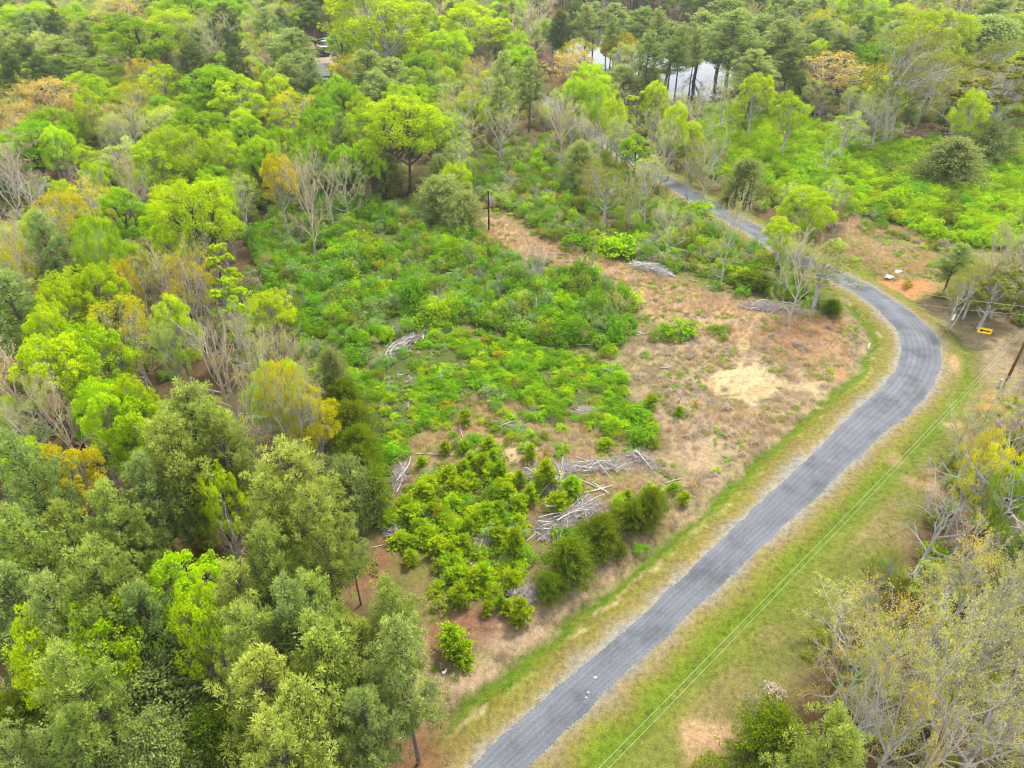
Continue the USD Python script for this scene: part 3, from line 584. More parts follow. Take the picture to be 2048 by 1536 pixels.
def tuft(name, seed, H, W, n, w):
    rg = np.random.default_rng(seed); m = MB()
    a = rg.uniform(0, 6.28, n); o = np.stack([rg.normal(0, W * 0.22, n), rg.normal(0, W * 0.22, n), np.full(n, -0.05)], 1)
    e = o + np.stack([np.cos(a), np.sin(a), np.zeros(n)], 1) * (W * 0.5 * rg.uniform(0.2, 1, n))[:, None] + np.stack([0 * a, 0 * a, H * rg.uniform(0.55, 1.1, n)], 1)
    s = np.stack([-np.sin(a), np.cos(a), 0 * a], 1) * w
    V = np.stack([o - s, o + s, e + s * 0.3, e - s * 0.3], 1).reshape(-1, 3); i = np.arange(n)[:, None] * 4
    m.add(V, np.vstack([i + [0, 1, 2], i + [0, 2, 3]]), np.repeat(rg.uniform(0, 1, n), 4)); geo(name, H, W, 0.5, blades=m)

for q, (H, W, b, nl, nc, per, st) in enumerate([(15, 9, .28, 16, 14, 70, 1), (16, 8, .32, 16, 13, 70, 1), (13, 9, .24, 18, 13, 66, 1), (17, 10, .40, 18, 13, 66, 3)]):
    broad(f'broad_{q}', 11 + q, H, W, b, nl, nc, per, 0.21, st)
for q, (H, W, b, nl, nc, per, lf) in enumerate([(14, 8, .34, 14, 13, 26, .75), (13, 8, .30, 15, 13, 24, .7), (15, 7, .38, 13, 12, 26, .72)]):
    broad(f'sparse_{q}', 31 + q, H, W, b, nl, nc, int(per * 1.4), 0.18, 1 + (q == 1), 1, lf)
for q, (H, W) in enumerate([(13, 4.2), (11, 3.6)]):
    broad(f'slim_{q}', 41 + q, H, W, .2, 13, 9, 40, 0.22, 1, narrow=True)
for q, (H, W) in enumerate([(12, 9), (13, 8), (11, 9.5)]):
    bare(f'bare_{q}', 51 + q, H, W, 9, 4, 0.0)
for q, (H, W, bd) in enumerate([(12, 9, .9), (13, 8, 1.0), (11, 9, .9), (14, 8, 1.0)]):
    bare(f'hazy_{q}', 61 + q, H, W, 10, 4, bd, L=0.13)
for q, (H, W, b, nb) in enumerate([(17, 8, .42, 92), (19, 9, .46, 98), (15, 7.5, .36, 86), (18, 6.6, .55, 64)]):
    pine(f'pine_{q}', 71 + q, H, W, b, nb)
for q, (H, W, n) in enumerate([(7, 5.5, 620), (6, 4.2, 480), (5, 5, 480)]):
    cone(f'cedar_{q}', 81 + q, H, W, n, 0.10, 0.28, 0.5, True)
for q, (H, W, n) in enumerate([(2.6, 1.7, 90), (2.1, 1.5, 80), (3.2, 1.9, 110)]):
    cone(f'sapling_{q}', 91 + q, H, W, n, 0.15, 0.3, 0.48, True)
for q, (H, W, n, per) in enumerate([(1.7, 2.2, 46, 18), (1.4, 2.0, 42, 18), (2.2, 2.3, 50, 18), (1.1, 2.2, 40, 18)]):
    bush(f'bush_{q}', 101 + q, H, W, n, per, 0.17)
for q in range(2): bush(f'weed_{q}', 121 + q, 0.45, 0.9, 16, 8, 0.12, 4)
bare('twiggy_0', 131, 2.2, 2.4, 8, 3, 0.0, fork=0.05, twigr=0.012); bare('twiggy_1', 132, 1.8, 2.2, 9, 3, 0.5, L=0.09, fork=0.05, twigr=0.012)
bare('dead_0', 133, 9, 3.2, 7, 3, 0.0, fork=0.35)
for q in range(2): tuft(f'tuft_{q}', 141 + q, 0.75, 0.8, 46, 0.014)

# ------------------------------------------------------------------ trees
KINDS = {   # kind: (name, category, description, shapes, materials, usual height, group)
    'lime': ('lime_tree', 'tree', 'bright lime green broadleaf tree', ['broad_0', 'broad_1', 'broad_2'], dict(trunk='bark_grey', crown='leaf_lime'), 14),
    'big': ('lime_tree', 'tree', 'tall many stemmed lime tree', ['broad_3'], dict(trunk='bark_brown', crown='leaf_lime'), 17),
    'green': ('green_tree', 'tree', 'fresh green broadleaf tree', ['broad_0', 'broad_1', 'broad_2'], dict(trunk='bark_brown', crown='leaf_green'), 13),
    'yellow': ('yellow_tree', 'tree', 'yellow green budding tree', ['broad_1', 'sparse_0', 'sparse_1'], dict(trunk='bark_grey', crown='leaf_yellow'), 13),
    'tan': ('flowering_oak', 'oak', 'golden tan flowering oak', ['sparse_2', 'sparse_1', 'sparse_0'], dict(trunk='bark_tan', crown='leaf_tan'), 12),
    'pale': ('pale_tree', 'tree', 'thin pale green tree', ['sparse_0', 'sparse_1', 'sparse_2'], dict(trunk='bark_grey', crown='leaf_pale'), 12),
    'slim': ('slender_tree', 'tree', 'slender lime green tree', ['slim_0', 'slim_1'], dict(trunk='bark_grey', crown='leaf_lime'), 12),
    'bare': ('bare_tree', 'tree', 'leafless grey spreading tree', ['bare_0', 'bare_1', 'bare_2'], dict(trunk='bark_grey', branches='bark_grey'), 11),
    'bareT': ('bare_tree', 'tree', 'leafless tan twiggy tree', ['bare_0', 'bare_1', 'bare_2'], dict(trunk='bark_tan', branches='bark_tan'), 11),
    'hazeY': ('budding_tree', 'tree', 'open yellow budding tree', ['hazy_0', 'hazy_1', 'hazy_2'], dict(trunk='bark_grey', branches='bark_grey', young_leaves='bud_yellow'), 11),
    'hazeT': ('budding_tree', 'tree', 'open tan budding tree', ['hazy_0', 'hazy_3', 'hazy_2'], dict(trunk='bark_tan', branches='bark_tan', young_leaves='bud_tan'), 12),
    'hazeP': ('budding_tree', 'tree', 'open pale green budding tree', ['hazy_0', 'hazy_1', 'hazy_3'], dict(trunk='bark_grey', branches='bark_grey', young_leaves='bud_pale'), 11),
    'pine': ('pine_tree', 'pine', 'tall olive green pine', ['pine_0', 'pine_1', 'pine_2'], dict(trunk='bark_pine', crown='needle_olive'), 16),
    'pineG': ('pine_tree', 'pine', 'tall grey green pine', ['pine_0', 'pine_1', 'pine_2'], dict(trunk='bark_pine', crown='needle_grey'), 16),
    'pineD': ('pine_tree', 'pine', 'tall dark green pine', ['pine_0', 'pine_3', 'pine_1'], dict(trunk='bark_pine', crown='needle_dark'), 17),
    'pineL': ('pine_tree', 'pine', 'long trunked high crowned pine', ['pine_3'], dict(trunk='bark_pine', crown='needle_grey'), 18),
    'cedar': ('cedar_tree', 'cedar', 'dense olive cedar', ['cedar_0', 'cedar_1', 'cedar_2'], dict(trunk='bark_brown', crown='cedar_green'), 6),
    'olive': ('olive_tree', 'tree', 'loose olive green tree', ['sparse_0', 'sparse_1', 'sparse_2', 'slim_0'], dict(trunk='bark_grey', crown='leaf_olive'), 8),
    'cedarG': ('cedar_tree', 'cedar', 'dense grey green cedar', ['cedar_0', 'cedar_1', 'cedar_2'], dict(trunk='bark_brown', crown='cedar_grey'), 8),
    'rust': ('dead_conifer', 'tree', 'small rust brown dead conifer', ['cedar_1'], dict(trunk='bark_brown', crown='leaf_rust'), 5),
    'dead': ('dead_tree', 'tree', 'thin pale dead tree', ['dead_0'], dict(trunk='bark_grey', branches='bark_grey'), 9),
}
PLANTED = []        # (x, y, crown radius)
RECORDS = []
def plant(kind, cx, cy, wpx, h=None, base=None):
    """A tree whose crown the photograph shows round pixel (cx, cy), wpx pixels wide; or standing at the pixel BASE."""
    name, cat, desc, shapes, mats, H0 = KINDS[kind]
    s = shapes[int(R.integers(len(shapes)))]; gh, gw, zc, _ = GEO[s]
    H = (h or H0) * (1 if h else R.uniform(0.92, 1.08))
    if base is not None:
        p = at(*base); W = wpx * np.linalg.norm(at(cx, cy, H * zc) - [0, 0, HC]) / FPX
    else:
        p = at(cx, cy, H * zc); W = wpx * np.linalg.norm(p - [0, 0, HC]) / FPX
        if not h: H = float(np.clip(H, (1.25 if shapes[0][:2] in ('br', 'sp', 'pi') else 0.95) * W, 3.6 * W)); p = at(cx, cy, H * zc)
    W *= 1.08
    z = h1(p[:2]); k = combo(s, **mats)
    PLANTED.append((p[0], p[1], W / 2))
    RECORDS.append((kind, name, cat, desc, k, (p[0], p[1], z), (W / gw, W / gw, H / gh), (cx, cy), W))
T = '''pine 40 105 62;pine 120 105 92;pineD 65 112 62;pineD 85 150 66;pineD 20 135 50;lime 25 45 62;lime 75 40 62;lime 125 42 52;tan 250 25 72;tan 225 62 42;lime 185 45 56;green 272 78 92;lime 345 60 78;green 362 27 72
green 465 35 66;hazeT 493 35 50;hazeP 420 78 90;hazeT 500 76 62;hazeP 470 62 60;lime 193 90 52;pale 232 108 56;pale 262 108 42;pineD 385 122 86;pineD 470 128 62;pineD 430 140 56;yellow 292 150 64;lime 325 165 56;hazeT 292 120 38
lime 176 186 74;lime 180 220 44;tan 28 212 70;tan 76 198 78;tan 102 200 86;tan 26 255 84;tan 145 232 50;yellow 272 198 76;tan 214 242 58;green 425 180 100;lime 478 195 92;yellow 490 148 52;lime 14 165 72;green 70 290 88;green 105 262 62;lime 118 300 52
pale 330 250 78;hazeP 262 272 62;pale 252 312 80;pale 226 262 50;green 392 256 84;lime 312 330 84;lime 356 304 88;cedarG 408 364 72;lime 447 308 62;hazeT 18 335 84;bareT 40 372 60;bare 28 412 98;yellow 118 440 92;yellow 172 424 98;green 250 432 74;big 392 432 132 17;lime 346 462 88;lime 425 415 76
pineG 92 482 74;hazeT 22 512 74;yellow 26 546 62;hazeT 100 540 72;pineD 163 572 54;lime 200 512 70;cedarG 266 545 80;pineG 40 620 124;pineD 62 690 70;lime 156 618 92;lime 206 604 86;lime 130 650 92;lime 112 748 110;lime 184 732 122;yellow 252 672 104;yellow 215 600 60;lime 110 700 80
hazeY 290 596 90;hazeY 340 584 84;yellow 385 570 80;yellow 246 576 52;slim 446 548 62;slim 462 612 70;slim 478 650 50;lime 356 668 76;bareT 428 722 108;bareT 492 692 82;hazeP 522 742 98;bareT 452 760 80;pale 340 706 60
hazeT 30 792 104;lime 18 850 54;hazeP 60 892 112;hazeT 122 862 80;lime 226 846 88;lime 268 834 84;lime 292 872 104;lime 270 905 70;pine 385 850 170;pine 360 925 150;pine 440 890 120;yellow 140 962 92;pineG 60 962 118;green 100 1004 70;pineG 300 985 110
pine 232 1042 112;pine 290 1092 92;lime 440 1012 84;pine 60 1112 146;pine 150 1082 104;pine 205 1162 150;hazeP 462 922 104;bare 496 906 90;bare 482 1122 66;lime 388 1188 124;lime 412 1262 104;rust 416 1112 40;cedarG 380 1040 60
pineG 30 1220 140;pineG 132 1232 122;pine 240 1212 112;pineG 292 1242 112;lime 115 1312 118;lime 228 1300 130;lime 326 1322 66;pine 150 1372 132;cedarG 332 1418 168;cedar 60 1452 130;cedar 130 1472 112;cedarG 200 1490 132;cedarG 330 1512 124;cedar 430 1482 110;pineG 20 1500 110;cedarG 262 1440 90
pine 482 1202 122;pine 500 1282 150;pine 562 1182 112;pineG 592 1250 150;pine 640 1322 170;pine 532 1402 172;pine 622 1442 170;pine 562 1502 152;pine 720 1300 112;pine 548 1142 130;pine 632 1216 130;pine 780 1235 124;pineG 808 1322 150;pineG 730 1456 132;pine 700 1268 92;pineG 698 1082 78;pine 590 962 190;pine 640 1050 140;pine 545 1020 130;cedarG 700 990 80;pine 690 1390 110;pineG 745 1390 90
yellow 572 792 92;yellow 622 832 86;hazeP 600 872 90;hazeP 572 742 80;hazeY 540 830 80;cedarG 668 762 62;cedar 692 802 64;cedar 704 850 82;cedar 722 905 74;cedar 745 985 62;cedar 720 945 60
pineG 586 85 84;pineG 596 142 84;pineG 575 150 70;green 600 42 54;hazeT 575 46 52;hazeT 522 62 42;pale 545 90 52;pineD 622 22 56;pineD 642 -30 60 21 641,66;pineD 668 -40 60 22 668,56;pineD 690 -30 60 20 692,60;lime 756 30 116;lime 800 22 76;lime 748 84 78;yellow 716 138 84;pineG 622 148 44;green 676 190 46;green 690 205 56;lime 790 104 72;lime 760 75 70;pineG 732 142 104;pineG 782 152 88;pineG 755 175 80
tan 800 58 64;hazeY 850 15 90;hazeP 852 62 54;tan 815 90 50;lime 945 52 92;lime 895 102 84;lime 918 80 60;hazeT 985 106 54;pineG 1000 60 60;green 842 142 70;green 830 168 52;pineG 1010 140 54;green 1040 118 60;pineG 1060 150 60;pineG 1000 190 54
big 815 265 150 17 815,388;lime 805 215 82;lime 732 226 62;lime 722 264 66;lime 868 262 62;yellow 586 218 92;slim 590 265 52;green 640 262 82;lime 560 188 50;green 655 230 52;yellow 556 356 62;pale 900 186 72;hazeY 935 224 88;pale 905 262 70;slim 976 168 40;slim 1002 214 48;hazeP 1000 270 72;cedarG 905 326 62;cedarG 880 360 50
pineG 680 260 46;green 630 310 60;cedarG 640 350 60;hazeP 620 375 50;green 690 330 60;green 500 270 60;green 520 320 74;pale 480 390 70;cedarG 510 370 60;hazeT 610 400 60;green 560 300 60;bareT 655 380 60;hazeP 690 365 60;cedarG 770 350 60;green 735 320 60
hazeT 1052 66 92;hazeT 1092 22 62;bare 1050 50 60;pineD 1150 22 54;pineG 1190 20 50;pineG 1232 20 62;pineG 1290 42 82;pineG 1342 62 84;pineG 1402 52 92;pineG 1472 62 100;pineG 1522 62 84;pineD 1120 50 50;pineL 1300 90 60;pineL 1345 100 62;pineG 1450 30 90;pineG 1570 75 90;pineG 1510 130 90;pineD 1580 120 80
yellow 1152 108 70;tan 1140 138 88;slim 1216 82 30;yellow 1242 95 60;pale 1266 112 52;lime 1182 172 80;cedarG 1242 166 62;lime 1182 205 54;lime 1228 238 44;slim 1282 214 62;lime 1310 200 50;hazeY 1397 82 48;slim 1465 92 52;lime 1512 186 62;lime 1578 225 62;hazeP 1442 212 62;lime 1150 200 50;cedarG 1300 165 50
lime 1720 20 72;lime 1800 42 62;lime 1870 72 90;hazeY 1912 32 100;lime 2030 55 56;tan 1655 118 122 13 1650,212;lime 1772 192 66;yellow 1762 160 52;cedar 1832 132 110;cedar 1880 142 72;cedarG 1790 92 72;cedar 2010 132 82;cedarG 1962 102 92;cedar 2000 182 100;hazeY 1930 202 92;lime 1942 232 54;bare 1850 192 64;hazeP 1950 60 70
pineD 1560 62 70;pineG 1602 32 72;pineG 1640 62 72;pineD 1680 90 66;pale 1700 252 62;dead 1660 300 36 8 1650,362;cedarG 1902 326 84;hazeP 1720 235 60;hazeP 1755 245 60;cedarG 1980 290 70;lime 2035 140 50;dead 1998 262 24 8 1990,290;hazeP 1600 60 70;green 1750 120 70;pineG 1990 30 80;pineG 1940 70 60;yellow 1650 55 70;bare 1770 50 60
lime 1605 462 104 11 1592,512;cedar 1668 530 112 9 1627,622;pineG 1908 560 66 8 1882,596;cedar 1926 580 56;cedar 1958 562 60;cedar 1985 590 62;cedarG 1945 590 44 5;cedar 2010 570 60;lime 2056 590 84 9 2085,690;hazeP 2000 520 60
slim 1190 492 34;pale 1240 270 60;pale 1300 335 60 8;cedar 1385 335 50;lime 1560 470 60 9;green 1270 300 56 9;pale 1215 240 56 9;pale 1120 215 50;pale 1150 240 50;pineL 1165 60 56 20 1165,150;pineL 1215 60 38 19 1216,168;pineL 1300 60 54 23 1300,196;pineL 1352 70 50 21 1346,226;pineL 1378 80 38 20 1374,214;pale 1235 140 44 13 1235,182;hazeP 1266 400 62 8 1259,460;hazeP 1340 420 60 9 1325,530;cedar 1212 372 92;cedar 1180 350 60;cedarG 1160 330 60;hazeT 1120 260 60;hazeP 1180 290 52;hazeP 1300 370 56;cedarG 900 395 84 8 893,446;cedarG 938 400 60 7 928,468;cedarG 875 400 56;bare 1068 520 60 6 1070,575;bare 1098 545 40 5 1085,575;hazeP 1462 470 50;hazeP 1560 560 60 7 1558,585;hazeP 1600 545 60;dead 1125 350 26 6 1122,372;cedar 1395 300 56;hazeP 1420 330 60;cedarG 1490 360 60;hazeP 1330 300 60;lime 1350 255 50;hazeP 1320 270 60;hazeP 1395 240 70
hazeY 1760 1285 176 9 1722,1430;hazeY 1690 1330 120 7;bare 1832 1090 128 8 1832,1146;bare 1965 1050 190 9 1950,1130;bare 2010 1040 150;hazeP 1995 1250 150;hazeP 1950 1330 170;hazeP 1850 1335 150;hazeP 2020 1400 160;yellow 1985 962 90;yellow 1965 925 70;hazeP 1960 862 80;hazeY 1930 1180 120;hazeP 1900 1430 150;hazeP 1780 1400 120;hazeY 1800 1480 130;hazeP 1960 1490 140;cedar 1545 1490 120;pine 1640 1510 150;green 2010 1000 70;cedar 2025 930 80;bareT 2035 880 60;cedarG 2040 1140 70;hazeP 2040 1180 90;olive 1770 1140 50;bare 1690 1470 100;bareT 1860 1510 100'''
for row in T.replace('\n', ';').split(';'):
    w = row.split()
    if w[0] == 'cedar' and float(w[1]) > 1000 and float(w[2]) < 900: w[0] = 'olive'
    plant(w[0], *map(float, w[1:4]), h=float(w[4]) if len(w) > 4 else None, base=tuple(map(float, w[5].split(','))) if len(w) > 5 else None)

# smaller trees between the ones read off one by one
zones = {k: Polygon(v).buffer(0) for k, v in dict(clearing=CLEARING, field=LIME_FIELD, meadow=RIGHT_MEADOW, verge=RIGHT_VERGE, bottom=BOTTOM_RIGHT, mid=MID_BUSH, yard=YARD).items()}
road_zone = shapely.LineString(mid).buffer(6.0)
OPEN = shapely.union_all([zones['clearing'].buffer(0.5), zones['field'].buffer(1), zones['meadow'], zones['verge'].buffer(0.5), zones['bottom'].buffer(0.5), zones['mid'], zones['yard'], road_zone, shapely.LineString(mid[:250]).buffer(13), pond_shape.buffer(2), Polygon(poly([(1860, 600), (1975, 625), (2070, 690), (2070, 900), (1960, 850), (1930, 740)])).buffer(0)])
shapely.prepare(OPEN)
def grid_points(x0, x1, y0, y1, st, jit=0.42, seed=1):
    rg = np.random.default_rng(seed)
    gx, gy = np.meshgrid(np.arange(x0, x1, st), np.arange(y0, y1, st)); p = np.stack([gx.ravel(), gy.ravel()], 1)
    return p + rg.uniform(-jit, jit, p.shape) * st
def in_frame(p, m=60, z=0.0):
    q = to_px(np.c_[p, np.full(len(p), z)]); return (q[:, 0] > -m) & (q[:, 0] < 2048 + m) & (q[:, 1] > -m) & (q[:, 1] < 1536 + m)
def fill(shape, st, seed, jit=0.48):
    x0, y0, x1, y1 = shape.bounds; p = grid_points(x0, x1, y0, y1, st, jit, seed)
    return p[shapely.contains_xy(shape, p[:, 0], p[:, 1])]
def clear_of(p, f, extra):
    P = np.array(PLANTED); d = np.linalg.norm(p[:, None] - P[None, :, :2], axis=2)
    return (d > f * P[None, :, 2] + extra).all(1)
cand = grid_points(-190, 190, 14, 205, 5.6, 0.4, 21)
cand = cand[in_frame(cand, 120, 8.0) & ~shapely.contains_xy(OPEN, cand[:, 0], cand[:, 1])]
cand = cand[clear_of(cand, 0.62, 1.5)]
for p in cand:
    if not clear_of(p[None], 0.55, 1.7)[0]: continue
    q = to_px([[p[0], p[1], 6.0]])[0]
    right = q[0] > 1000
    if 1060 < q[0] < 1480 and 60 < q[1] < 240:
        if R.uniform() < 0.55: continue
        kind, H = 'hazeP', R.uniform(4.5, 6.5)
    elif right and q[1] > 620: kind, H = R.choice(['hazeP', 'hazeY', 'bareT', 'pale', 'olive']), R.uniform(4.5, 6.5)
    elif right: kind, H = R.choice(['olive', 'hazeP', 'cedarG', 'pale', 'lime', 'pineG', 'hazeT'], p=[.24, .16, .06, .16, .16, .14, .08]), R.uniform(6, 9.5)
    elif q[1] > 980: kind, H = R.choice(['pine', 'pineG', 'cedarG', 'cedar', 'green', 'lime'], p=[.3, .22, .16, .12, .1, .1]), R.uniform(8, 12)
    else: kind, H = R.choice(['green', 'lime', 'hazeP', 'cedarG', 'pale', 'hazeT', 'pineG', 'yellow'], p=[.2, .3, .09, .08, .14, .02, .05, .12]), R.uniform(7, 11)
    dist = np.linalg.norm([p[0], p[1], HC - 6]); W = R.uniform(4.2, 6.2) * (0.75 if kind in ('cedar',) else 1)
    name, cat, desc, shapes, mats, _ = KINDS[kind]; s = shapes[int(R.integers(len(shapes)))]; gh, gw, zc, _ = GEO[s]
    PLANTED.append((p[0], p[1], W / 2))
    RECORDS.append((kind, name, cat, 'smaller ' + desc.replace('tall ', '').replace('bright ', ''), combo(s, **mats), (p[0], p[1], h1(p)), (W / gw, W / gw, H / gh), tuple(q), W))

# words for where each tree stands
REGIONS = [('in the bottom left corner', 0, 1290, 260, 9999), ('in the bottom left woods', 260, 1290, 480, 9999), ('in the bottom woods nearest the road', 480, 1290, 1000, 9999), ('beside the young pines', 480, 1080, 1000, 1290),
    ('at the left edge below the middle', -999, 1040, 240, 1290), ('in the lower left pine wood', 240, 1040, 480, 1290), ('at the left edge at mid height', -999, 780, 200, 1040), ('in the left woods at mid height', 200, 780, 430, 1040),
    ('along the lower left clearing edge', 430, 700, 830, 1080), ('at the left edge above the middle', -999, 520, 200, 780), ('left of the green thicket', 200, 520, 640, 780), ('in the upper left wood edge row', -999, 380, 230, 520),
    ('behind the left end of the thicket', 230, 380, 700, 520), ('in the third row at top left', -999, 260, 220, 380), ('left of the house and pool', 220, 260, 560, 380), ('just below the pool', 560, 260, 720, 380),
    ('in the second row at top left', -999, 140, 220, 260), ('left of the house', 220, 140, 560, 260), ('in front of the house and pool', 560, 130, 720, 260), ('in the top left corner', -999, -999, 200, 140),
    ('along the top left of house', 200, -999, 460, 140), ('behind the house by the carport', 460, -999, 720, 130), ('right of the carport at the top', 720, -999, 880, 130), ('behind the multi stemmed tree', 720, 130, 880, 420),
    ('left of the pond at the top', 880, -999, 1110, 130), ('between house drive and far road', 880, 130, 1110, 300), ('behind the utility pole', 830, 300, 1110, 700), ('on the near bank of the pond', 1110, 150, 1480, 290),
    ('round the pond at the top', 1110, -999, 1480, 150), ('along the far stretch of road', 1110, 290, 1420, 430), ('on the strip before the road', 1100, 430, 1560, 700), ('at the inside of the bend', 1540, 420, 1730, 700),
    ('in the top right corner woods', 1780, -999, 9999, 150), ('at the top right of pond', 1480, -999, 1780, 150), ('behind the lime field, left part', 1400, 150, 1690, 420), ('behind the lime field, right part', 1690, 150, 9999, 420),
    ('near the arrow sign', 1800, 420, 9999, 700), ('by the brown utility pole', 1900, 700, 9999, 900), ('at the right edge below the pole', 1700, 900, 9999, 1160), ('in the bottom right wood', 1400, 1160, 1830, 9999), ('at the bottom right corner', 1830, 1160, 9999, 9999)]
ORD = ['first', 'second', 'third', 'fourth', 'fifth', 'sixth', 'seventh', 'eighth', 'ninth', 'tenth', 'eleventh', 'twelfth', 'thirteenth', 'fourteenth', 'fifteenth', 'sixteenth', 'seventeenth', 'eighteenth', 'nineteenth', 'twentieth', 'twenty first', 'twenty second']
def region(q):
    for n, x0, y0, x1, y1 in REGIONS:
        if x0 <= q[0] < x1 and y0 <= q[1] < y1: return n
    return 'out at the edge'
def make_labels(rows):
    """rows: (description, pixel) -> labels that single out each row by kind, place and order from the left."""
    by = {}
    for n, (d, q) in enumerate(rows): by.setdefault((d, region(q)), []).append((q[0], n))
    out = [None] * len(rows)
    for (d, rg_), l in by.items():
        l.sort()
        for o, (_, n) in enumerate(l):
            out[n] = f'{d} {rg_}' if len(l) == 1 else f'{d} {rg_}, {ORD[min(o, 21)]} from left'
    assert max(len(l) for l in by.values()) <= 22, {k: len(l) for k, l in by.items() if len(l) > 22}
    return out
for rec, label in zip(RECORDS, make_labels([(r[3], r[7]) for r in RECORDS])):
    kind, name, cat, desc, k, loc, s, q, W = rec
    copy_thing(name, k, loc, R.uniform(0, 6.283), s, label, cat, 'pines in the woods' if cat == 'pine' else 'cedars in and round the clearing' if cat == 'cedar' else 'trees round the clearing')

# the far wood, one mass towards the top of the picture
def kk(kind, w): return [(combo(s, **KINDS[kind][4]), w / len(KINDS[kind][3])) for s in KINDS[kind][3]]
far = grid_points(-420, 420, 195, 620, 6.4, 0.45, 33)
far = far[in_frame(far, 40, 10.0) | in_frame(far, 40, 0.0) | (far[:, 1] > 330) & (far[:, 1] < 560) & (np.abs(far[:, 0]) < 0.78 * far[:, 1])]
far = far[~shapely.contains_xy(shapely.union_all([pond_shape.buffer(3), zones['yard'].buffer(1), road_zone]), far[:, 0], far[:, 1])]
far = far[clear_of(far, 0.7, 1.5)]
qf = to_px(np.c_[far, np.full(len(far), 0.0)])
far = far[~((qf[:, 0] > 1050) & (qf[:, 0] < 1480) & (qf[:, 1] > 150))]
isr = far[:, 0] > 20
for sel, kinds, label in ((~isr, kk('pineG', .9) + kk('pineD', .7) + kk('lime', .8) + kk('hazeT', .6) + kk('pale', .8) + kk('green', .5) + kk('tan', .5) + kk('hazeP', .6), 'far mixed wood filling the top left of the view'),
                          (isr, kk('pineG', 1.6) + kk('pineD', 1.2) + kk('cedarG', .5) + kk('lime', .6) + kk('hazeP', .5) + kk('hazeY', .4) + kk('pale', .4), 'far piny wood beyond the pond and field at the top right')):
    P = far[sel]; n = len(P); sc = R.uniform(0.7, 1.05, n)
    scatter('far_wood', kinds, np.c_[P, height(P[:, 0], P[:, 1])], R.uniform(0, 6.28, n), np.c_[sc, sc, sc * R.uniform(0.85, 1.0, n)], label, 'woodland')

# undergrowth and thickets
B = {}
for m_ in ('bush_green', 'bush_grey', 'bush_lime', 'bush_olive', 'bush_yellow', 'leaf_rust', 'grass_grey', 'needle_young', 'leaf_pale'):
    B[m_] = [combo(f'bush_{q}', stems='bark_tan', leaves=m_) for q in range(4)]
    B['w_' + m_] = [combo(f'weed_{q}', stems='bark_tan', leaves=m_) for q in range(2)]
TW = [combo('twiggy_0', trunk='wood_grey', branches='wood_grey'), combo('twiggy_1', trunk='bark_tan', branches='bark_tan', young_leaves='bud_pale')]
def mix(**w): return [(k, x / len(B[m_])) for m_, x in w.items() for k in B[m_]]
def strew(name, P, kinds, lo, hi, flat, label, category):
    n = len(P); sc = R.uniform(lo, hi, n)
    scatter(name, kinds, np.c_[P, height(P[:, 0], P[:, 1]) - 0.05], R.uniform(0, 6.28, n), np.c_[sc, sc, sc * R.uniform(flat * 0.8, flat * 1.2, n)], label, category)
def off_road(P, e): d, i = road_coords(P[:, 0], P[:, 1]); return P[np.abs(d) - half_w[i] > e]
noise2 = lambda P, s, seed: fb(np.stack([P[:, 0] / s, P[:, 1] / s, P[:, 0] * 0 + seed], -1), 3, seed)
wood = grid_points(-150, 150, 14, 200, 2.8, 0.48, 41)
wood = wood[in_frame(wood, 60) & ~shapely.contains_xy(OPEN, wood[:, 0], wood[:, 1])]; wood = wood[noise2(wood, 9, 4) > -0.12]
strew('undergrowth', wood, mix(bush_olive=2, bush_green=1.4, leaf_pale=1, grass_grey=.5) + [(TW[0], .9), (TW[1], 1.1)], 0.7, 1.5, 1.0, 'low undergrowth on the brown floor of the woods', 'undergrowth')
th = fill(Polygon(THICKET).buffer(0), 1.25, 42)
n_ = noise2(th, 5, 6)
strew('thicket', th[n_ > 0.0], mix(bush_green=3, bush_grey=.8, bush_olive=.5, bush_lime=.8, bush_yellow=.04) + [(TW[0], .08), (TW[1], .06)], 0.65, 1.5, 1.1, 'dense mid green brush thicket in the clearing', 'brush')
strew('thicket', th[(n_ <= 0.0) & (n_ > -0.34)], mix(bush_grey=1.4, bush_green=2.4, bush_olive=.8) + [(TW[0], .25), (TW[1], .2)], 0.55, 1.2, 1.0, 'greyer patches of brush within the dense green thicket', 'brush')
lg = fill(Polygon(LOW_GREEN).buffer(0), 0.95, 43); n_ = noise2(lg, 4, 7)
strew('bramble', lg[n_ > -0.2], mix(bush_green=3, bush_lime=1.0, bush_grey=.3, bush_olive=.6, bush_yellow=.04), 0.5, 0.95, 0.62, 'low mat of green brambles across the middle of the clearing', 'brambles')
lf = off_road(fill(zones['field'], 1.45, 44), 3); n_ = noise2(lf, 6, 8)
strew('lime_scrub', lf[n_ > -0.42], mix(bush_lime=4, bush_green=.9, bush_yellow=.12, bush_olive=.35), 0.8, 1.75, 0.85, 'bright lime green scrub field right of the far road', 'scrub')
mb = off_road(fill(zones['mid'], 1.5, 45), 2.5); n_ = noise2(mb, 5, 9)
strew('scrub', mb[n_ > -0.42], mix(bush_green=2, bush_olive=1.6, bush_lime=.9, bush_grey=.6, bush_yellow=.2, grass_grey=.3) + [(TW[0], .35), (TW[1], .5)], 0.65, 1.3, 1.0, 'mixed scrub between the grassy track and the far road', 'scrub')
yp = fill(Polygon(YOUNG_PINES).buffer(0), 1.3, 46); n_ = noise2(yp, 4, 10)
strew('scrub', yp[n_ > -0.05], mix(bush_green=1.5, needle_young=2, bush_olive=.8, bush_grey=.5), 0.45, 0.85, 0.8, 'low green scrub among the young pines', 'scrub')
edge = off_road(fill(zones['clearing'].buffer(1.5), 1.9, 47), 4.4)
